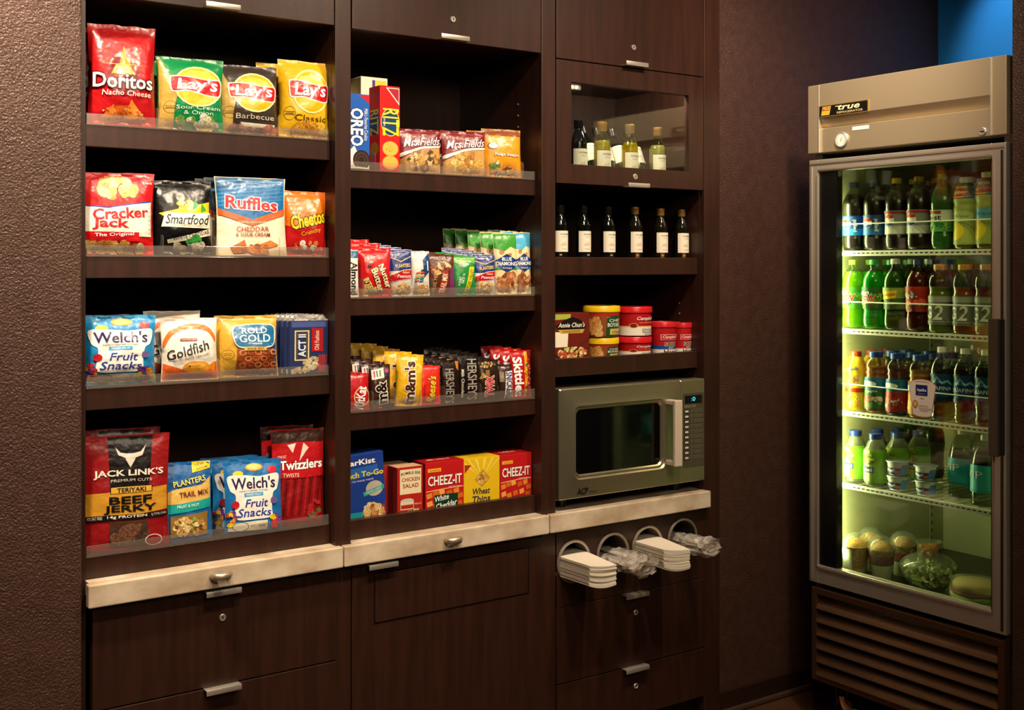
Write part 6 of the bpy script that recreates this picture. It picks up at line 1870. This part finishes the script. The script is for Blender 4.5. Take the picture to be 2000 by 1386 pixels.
def parfait(px, X, label, layers, tag_=False, s=1.0):
    y = FR(px, 900, X)[0]
    rb_, rt, H = .030 * s, .041 * s, .098 * s
    o = new('parfait_cup', MB().lathe([(rb_, 0), (rt, H)], M('eef2e8', 'tub'), 30).mesh('parfait_cup', True), None, (X, y, Z + .001), (0, 0, RZ))
    tag(o, label, 'parfait', 'parfait cups')
    z = .002
    for li, (nm, c, c2, fr_) in enumerate(layers):
        z1 = z + fr_ * H
        mb = MB()
        ra, rb2 = rb_ + (rt - rb_) * z / H - .0012, rb_ + (rt - rb_) * min(z1, H) / H - .0012
        mb.lathe([(ra * .98, z), (ra, z + .001), (rb2, z1 - .001), (rb2 * .9, z1)] + ([(rb2 * .82, z1 + .008 * s), (rb2 * .6, z1 + .016 * s), (rb2 * .3, z1 + .021 * s), (.001, z1 + .022 * s)] if li == len(layers) - 1 else []), M(c, 'food' if c2 else 'matte'), 24)
        q = new(nm, mb.mesh(nm, True), o)
        if c2:
            cm = MB()
            rnd = random.Random(int(px) + len(nm))
            for k in range(46):
                a, zz = rnd.random() * 2 * pi, rnd.uniform(z, z1)
                rr_ = (rb_ + (rt - rb_) * min(zz, H) / H - .003) * (1 if rnd.random() < .7 else rnd.random())
                e = rnd.uniform(.0025, .0055)
                cx, cy2 = rr_ * cos(a), rr_ * sin(a)
                vs = [(cx + e, cy2, zz), (cx - e, cy2, zz), (cx, cy2 + e, zz), (cx, cy2 - e, zz), (cx, cy2, zz + e * .8), (cx, cy2, zz - e * .8)]
                cm.add(vs, [(0, 2, 4), (2, 1, 4), (1, 3, 4), (3, 0, 4), (2, 0, 5), (1, 2, 5), (3, 1, 5), (0, 3, 5)], M(rnd.choice(c2), 'matte'))
            cmb = new(nm + '_pieces', cm.mesh('pieces'), q)
            cmb['kind'] = 'stuff'
        z = z1
    dm_ = [(rt * 1.05, H - .003), (rt * 1.05, H + .002)] + dome(rt * 1.0, H + .002, 7, .95)
    new('dome_lid', MB().lathe(dm_, M('f0f4ea', 'tub'), 30).mesh('dome_lid', True), o)
    if tag_:
        round_art(o, [(rb_, 0), (rt, H)], .012, H * .98, [('part', 'white_tag'), ('r', .12, .05, .62, .96, 'd8dcc8'), ('r', .2, .5, .52, .52, '8a907c'), ('r', .2, .42, .52, .44, '8a907c'), ('r', .28, .1, .46, .2, '2a2c24')], 'card', pi)
    return o


GRAN = ['c8923c', 'a8702c', 'e0b86a', '7a4a1c']
BERR = ['a8202c', '7a1420', 'c83a3a', '5a1018']
parfait(1671, 2.955, 'domed fruit cup with pale tag next to the light tube', [('yogurt', 'd8c89a', None, .3), ('peach', 'd89a3c', ['e0a848', 'c8842c'], .68)], True)
parfait(1722, 2.985, 'domed parfait cup in front with white yogurt under red berries', [('yogurt', 'e0e0c8', None, .50), ('berries', '8a2028', BERR, .28), ('granola', 'b8843c', GRAN, .20)])
parfait(1701, 3.055, 'domed peach cup at the back beside the side wall', [('yogurt', 'd8d4b0', None, .4), ('peach', 'd09a3c', ['e0a848', 'c8842c'], .58)])
parfait(1764, 3.09, 'domed parfait cup at the back next to the salad bowl', [('yogurt', 'e0e0c8', None, .45), ('berries', '8a2028', BERR, .3), ('granola', 'b8843c', GRAN, .23)])

X = 3.03
y = FR(1813, 1100, X)[0]
BW = smooth_prof([(.040, 0), (.050, .004), (.070, .030), (.083, .062), (.080, .075), (.062, .092), (.040, .100), (.036, .103)], 3)
o = new('salad_bowl', MB().lathe(BW, M('eef4e0', 'tub'), 36).mesh('salad_bowl', True), None, (X, y, Z + .001), (0, 0, RZ))
tag(o, 'clear round salad bowl topped with a small cup of croutons', 'salad', None)
lv = MB()
rnd = random.Random(77)
for k in range(150):
    a, q, zz = rnd.random() * 2 * pi, sqrt(rnd.random()), rnd.uniform(.006, .074)
    rr_ = (radius_at(BW, zz) - .006) * q
    c0 = Vector((rr_ * cos(a), rr_ * sin(a), zz))
    e = rnd.uniform(.008, .018)
    u = Vector((rnd.uniform(-1, 1), rnd.uniform(-1, 1), rnd.uniform(-.6, .6))).normalized()
    v = u.cross(Vector((rnd.uniform(-1, 1), rnd.uniform(-1, 1), rnd.uniform(-1, 1)))).normalized()
    n_ = u.cross(v)
    vs = [c0 + (u * cos(t * pi / 4) + v * sin(t * pi / 4) * .75) * e * rnd.uniform(.75, 1.1) + n_ * e * .3 * cos(t * pi / 2) for t in range(8)] + [c0]
    vs = [p if (p.x ** 2 + p.y ** 2) ** .5 < radius_at(BW, min(max(p.z, .004), .09)) - .002 and p.z > .003 else c0 * .97 + Vector((0, 0, .001)) for p in vs]
    lv.add(vs, [(t, (t + 1) % 8, 8) for t in range(8)], M(rnd.choice(['7a9a4a', '9ab45a', '4a6a2a', 'd0d09a', 'b4c07a', 'dcd6ac', 'c8cc90', 'e0dcc0']), 'matte'))
new('salad_leaves', lv.mesh('salad_leaves'), o)['kind'] = 'stuff'
CP = [(.028, .092), (.031, .100), (.033, .132), (.041, .138), (.042, .140), (.039, .141)]
cup_ = new('crouton_cup', MB().lathe(CP, M('f0f2e4', 'tub'), 28).mesh('crouton_cup', True), o)
cr = MB()
for k in range(60):
    a, q = rnd.random() * 2 * pi, sqrt(rnd.random()) * .023
    c0 = (q * cos(a), q * sin(a), rnd.uniform(.098, .128))
    e = rnd.uniform(.004, .0065)
    cr.box(c0[0] - e, c0[0] + e, c0[1] - e, c0[1] + e, c0[2] - e * .8, c0[2] + e * .8, M(rnd.choice(['c88a44', 'a86a2c', 'd8a460']), 'matte'))
new('croutons', cr.mesh('croutons'), cup_)['kind'] = 'stuff'

X = 2.985
y = FR(1906, 1160, X)[0]
sw_ = thing('wrapped_sandwich', (X, y, Z + .001), 'film-wrapped round sandwich near the handle side of the fridge floor', 'sandwich')


def bun(z0, z1, r, c, wob, seed):
    mb = MB()
    n = 26
    rings = [(.0, z0), (.92, z0), (1.0, z0 + (z1 - z0) * .3), (1.0, z0 + (z1 - z0) * .6), (.90, z1 - .004), (.5, z1), (0.01, z1)]
    vs, fs = [], []
    for f_, zz in rings:
        for k in range(n):
            a = 2 * pi * k / n
            q = r * max(f_, .01) * (1 + wob * noise.noise(Vector((cos(a) * 3, sin(a) * 3, seed + zz * 20))))
            vs.append((X + q * cos(a), y + q * sin(a) * 1.1, Z + .001 + zz + wob * .02 * noise.noise(Vector((cos(a) * 2, sin(a) * 2, seed)))))
    for j in range(len(rings) - 1):
        fs += [(j * n + k, j * n + (k + 1) % n, (j + 1) * n + (k + 1) % n, (j + 1) * n + k) for k in range(n)]
    return mb.add(vs, fs, M(c, 'matte'))


part(sw_, 'bread', bun(0, .022, .060, 'b8a870', .06, 1), 50)
part(sw_, 'lettuce', bun(.019, .036, .064, '8aa04a', .16, 2), 50)
part(sw_, 'filling', bun(.033, .046, .062, '8a3a2a', .10, 3), 50)
part(sw_, 'bread', bun(.044, .072, .060, 'c0a668', .06, 4), 50)
part(sw_, 'film', bun(.0002, .077, .067, 'f4f6ea', .10, 5), 20).data.materials[0] = M('f4f6ea', 'tub')
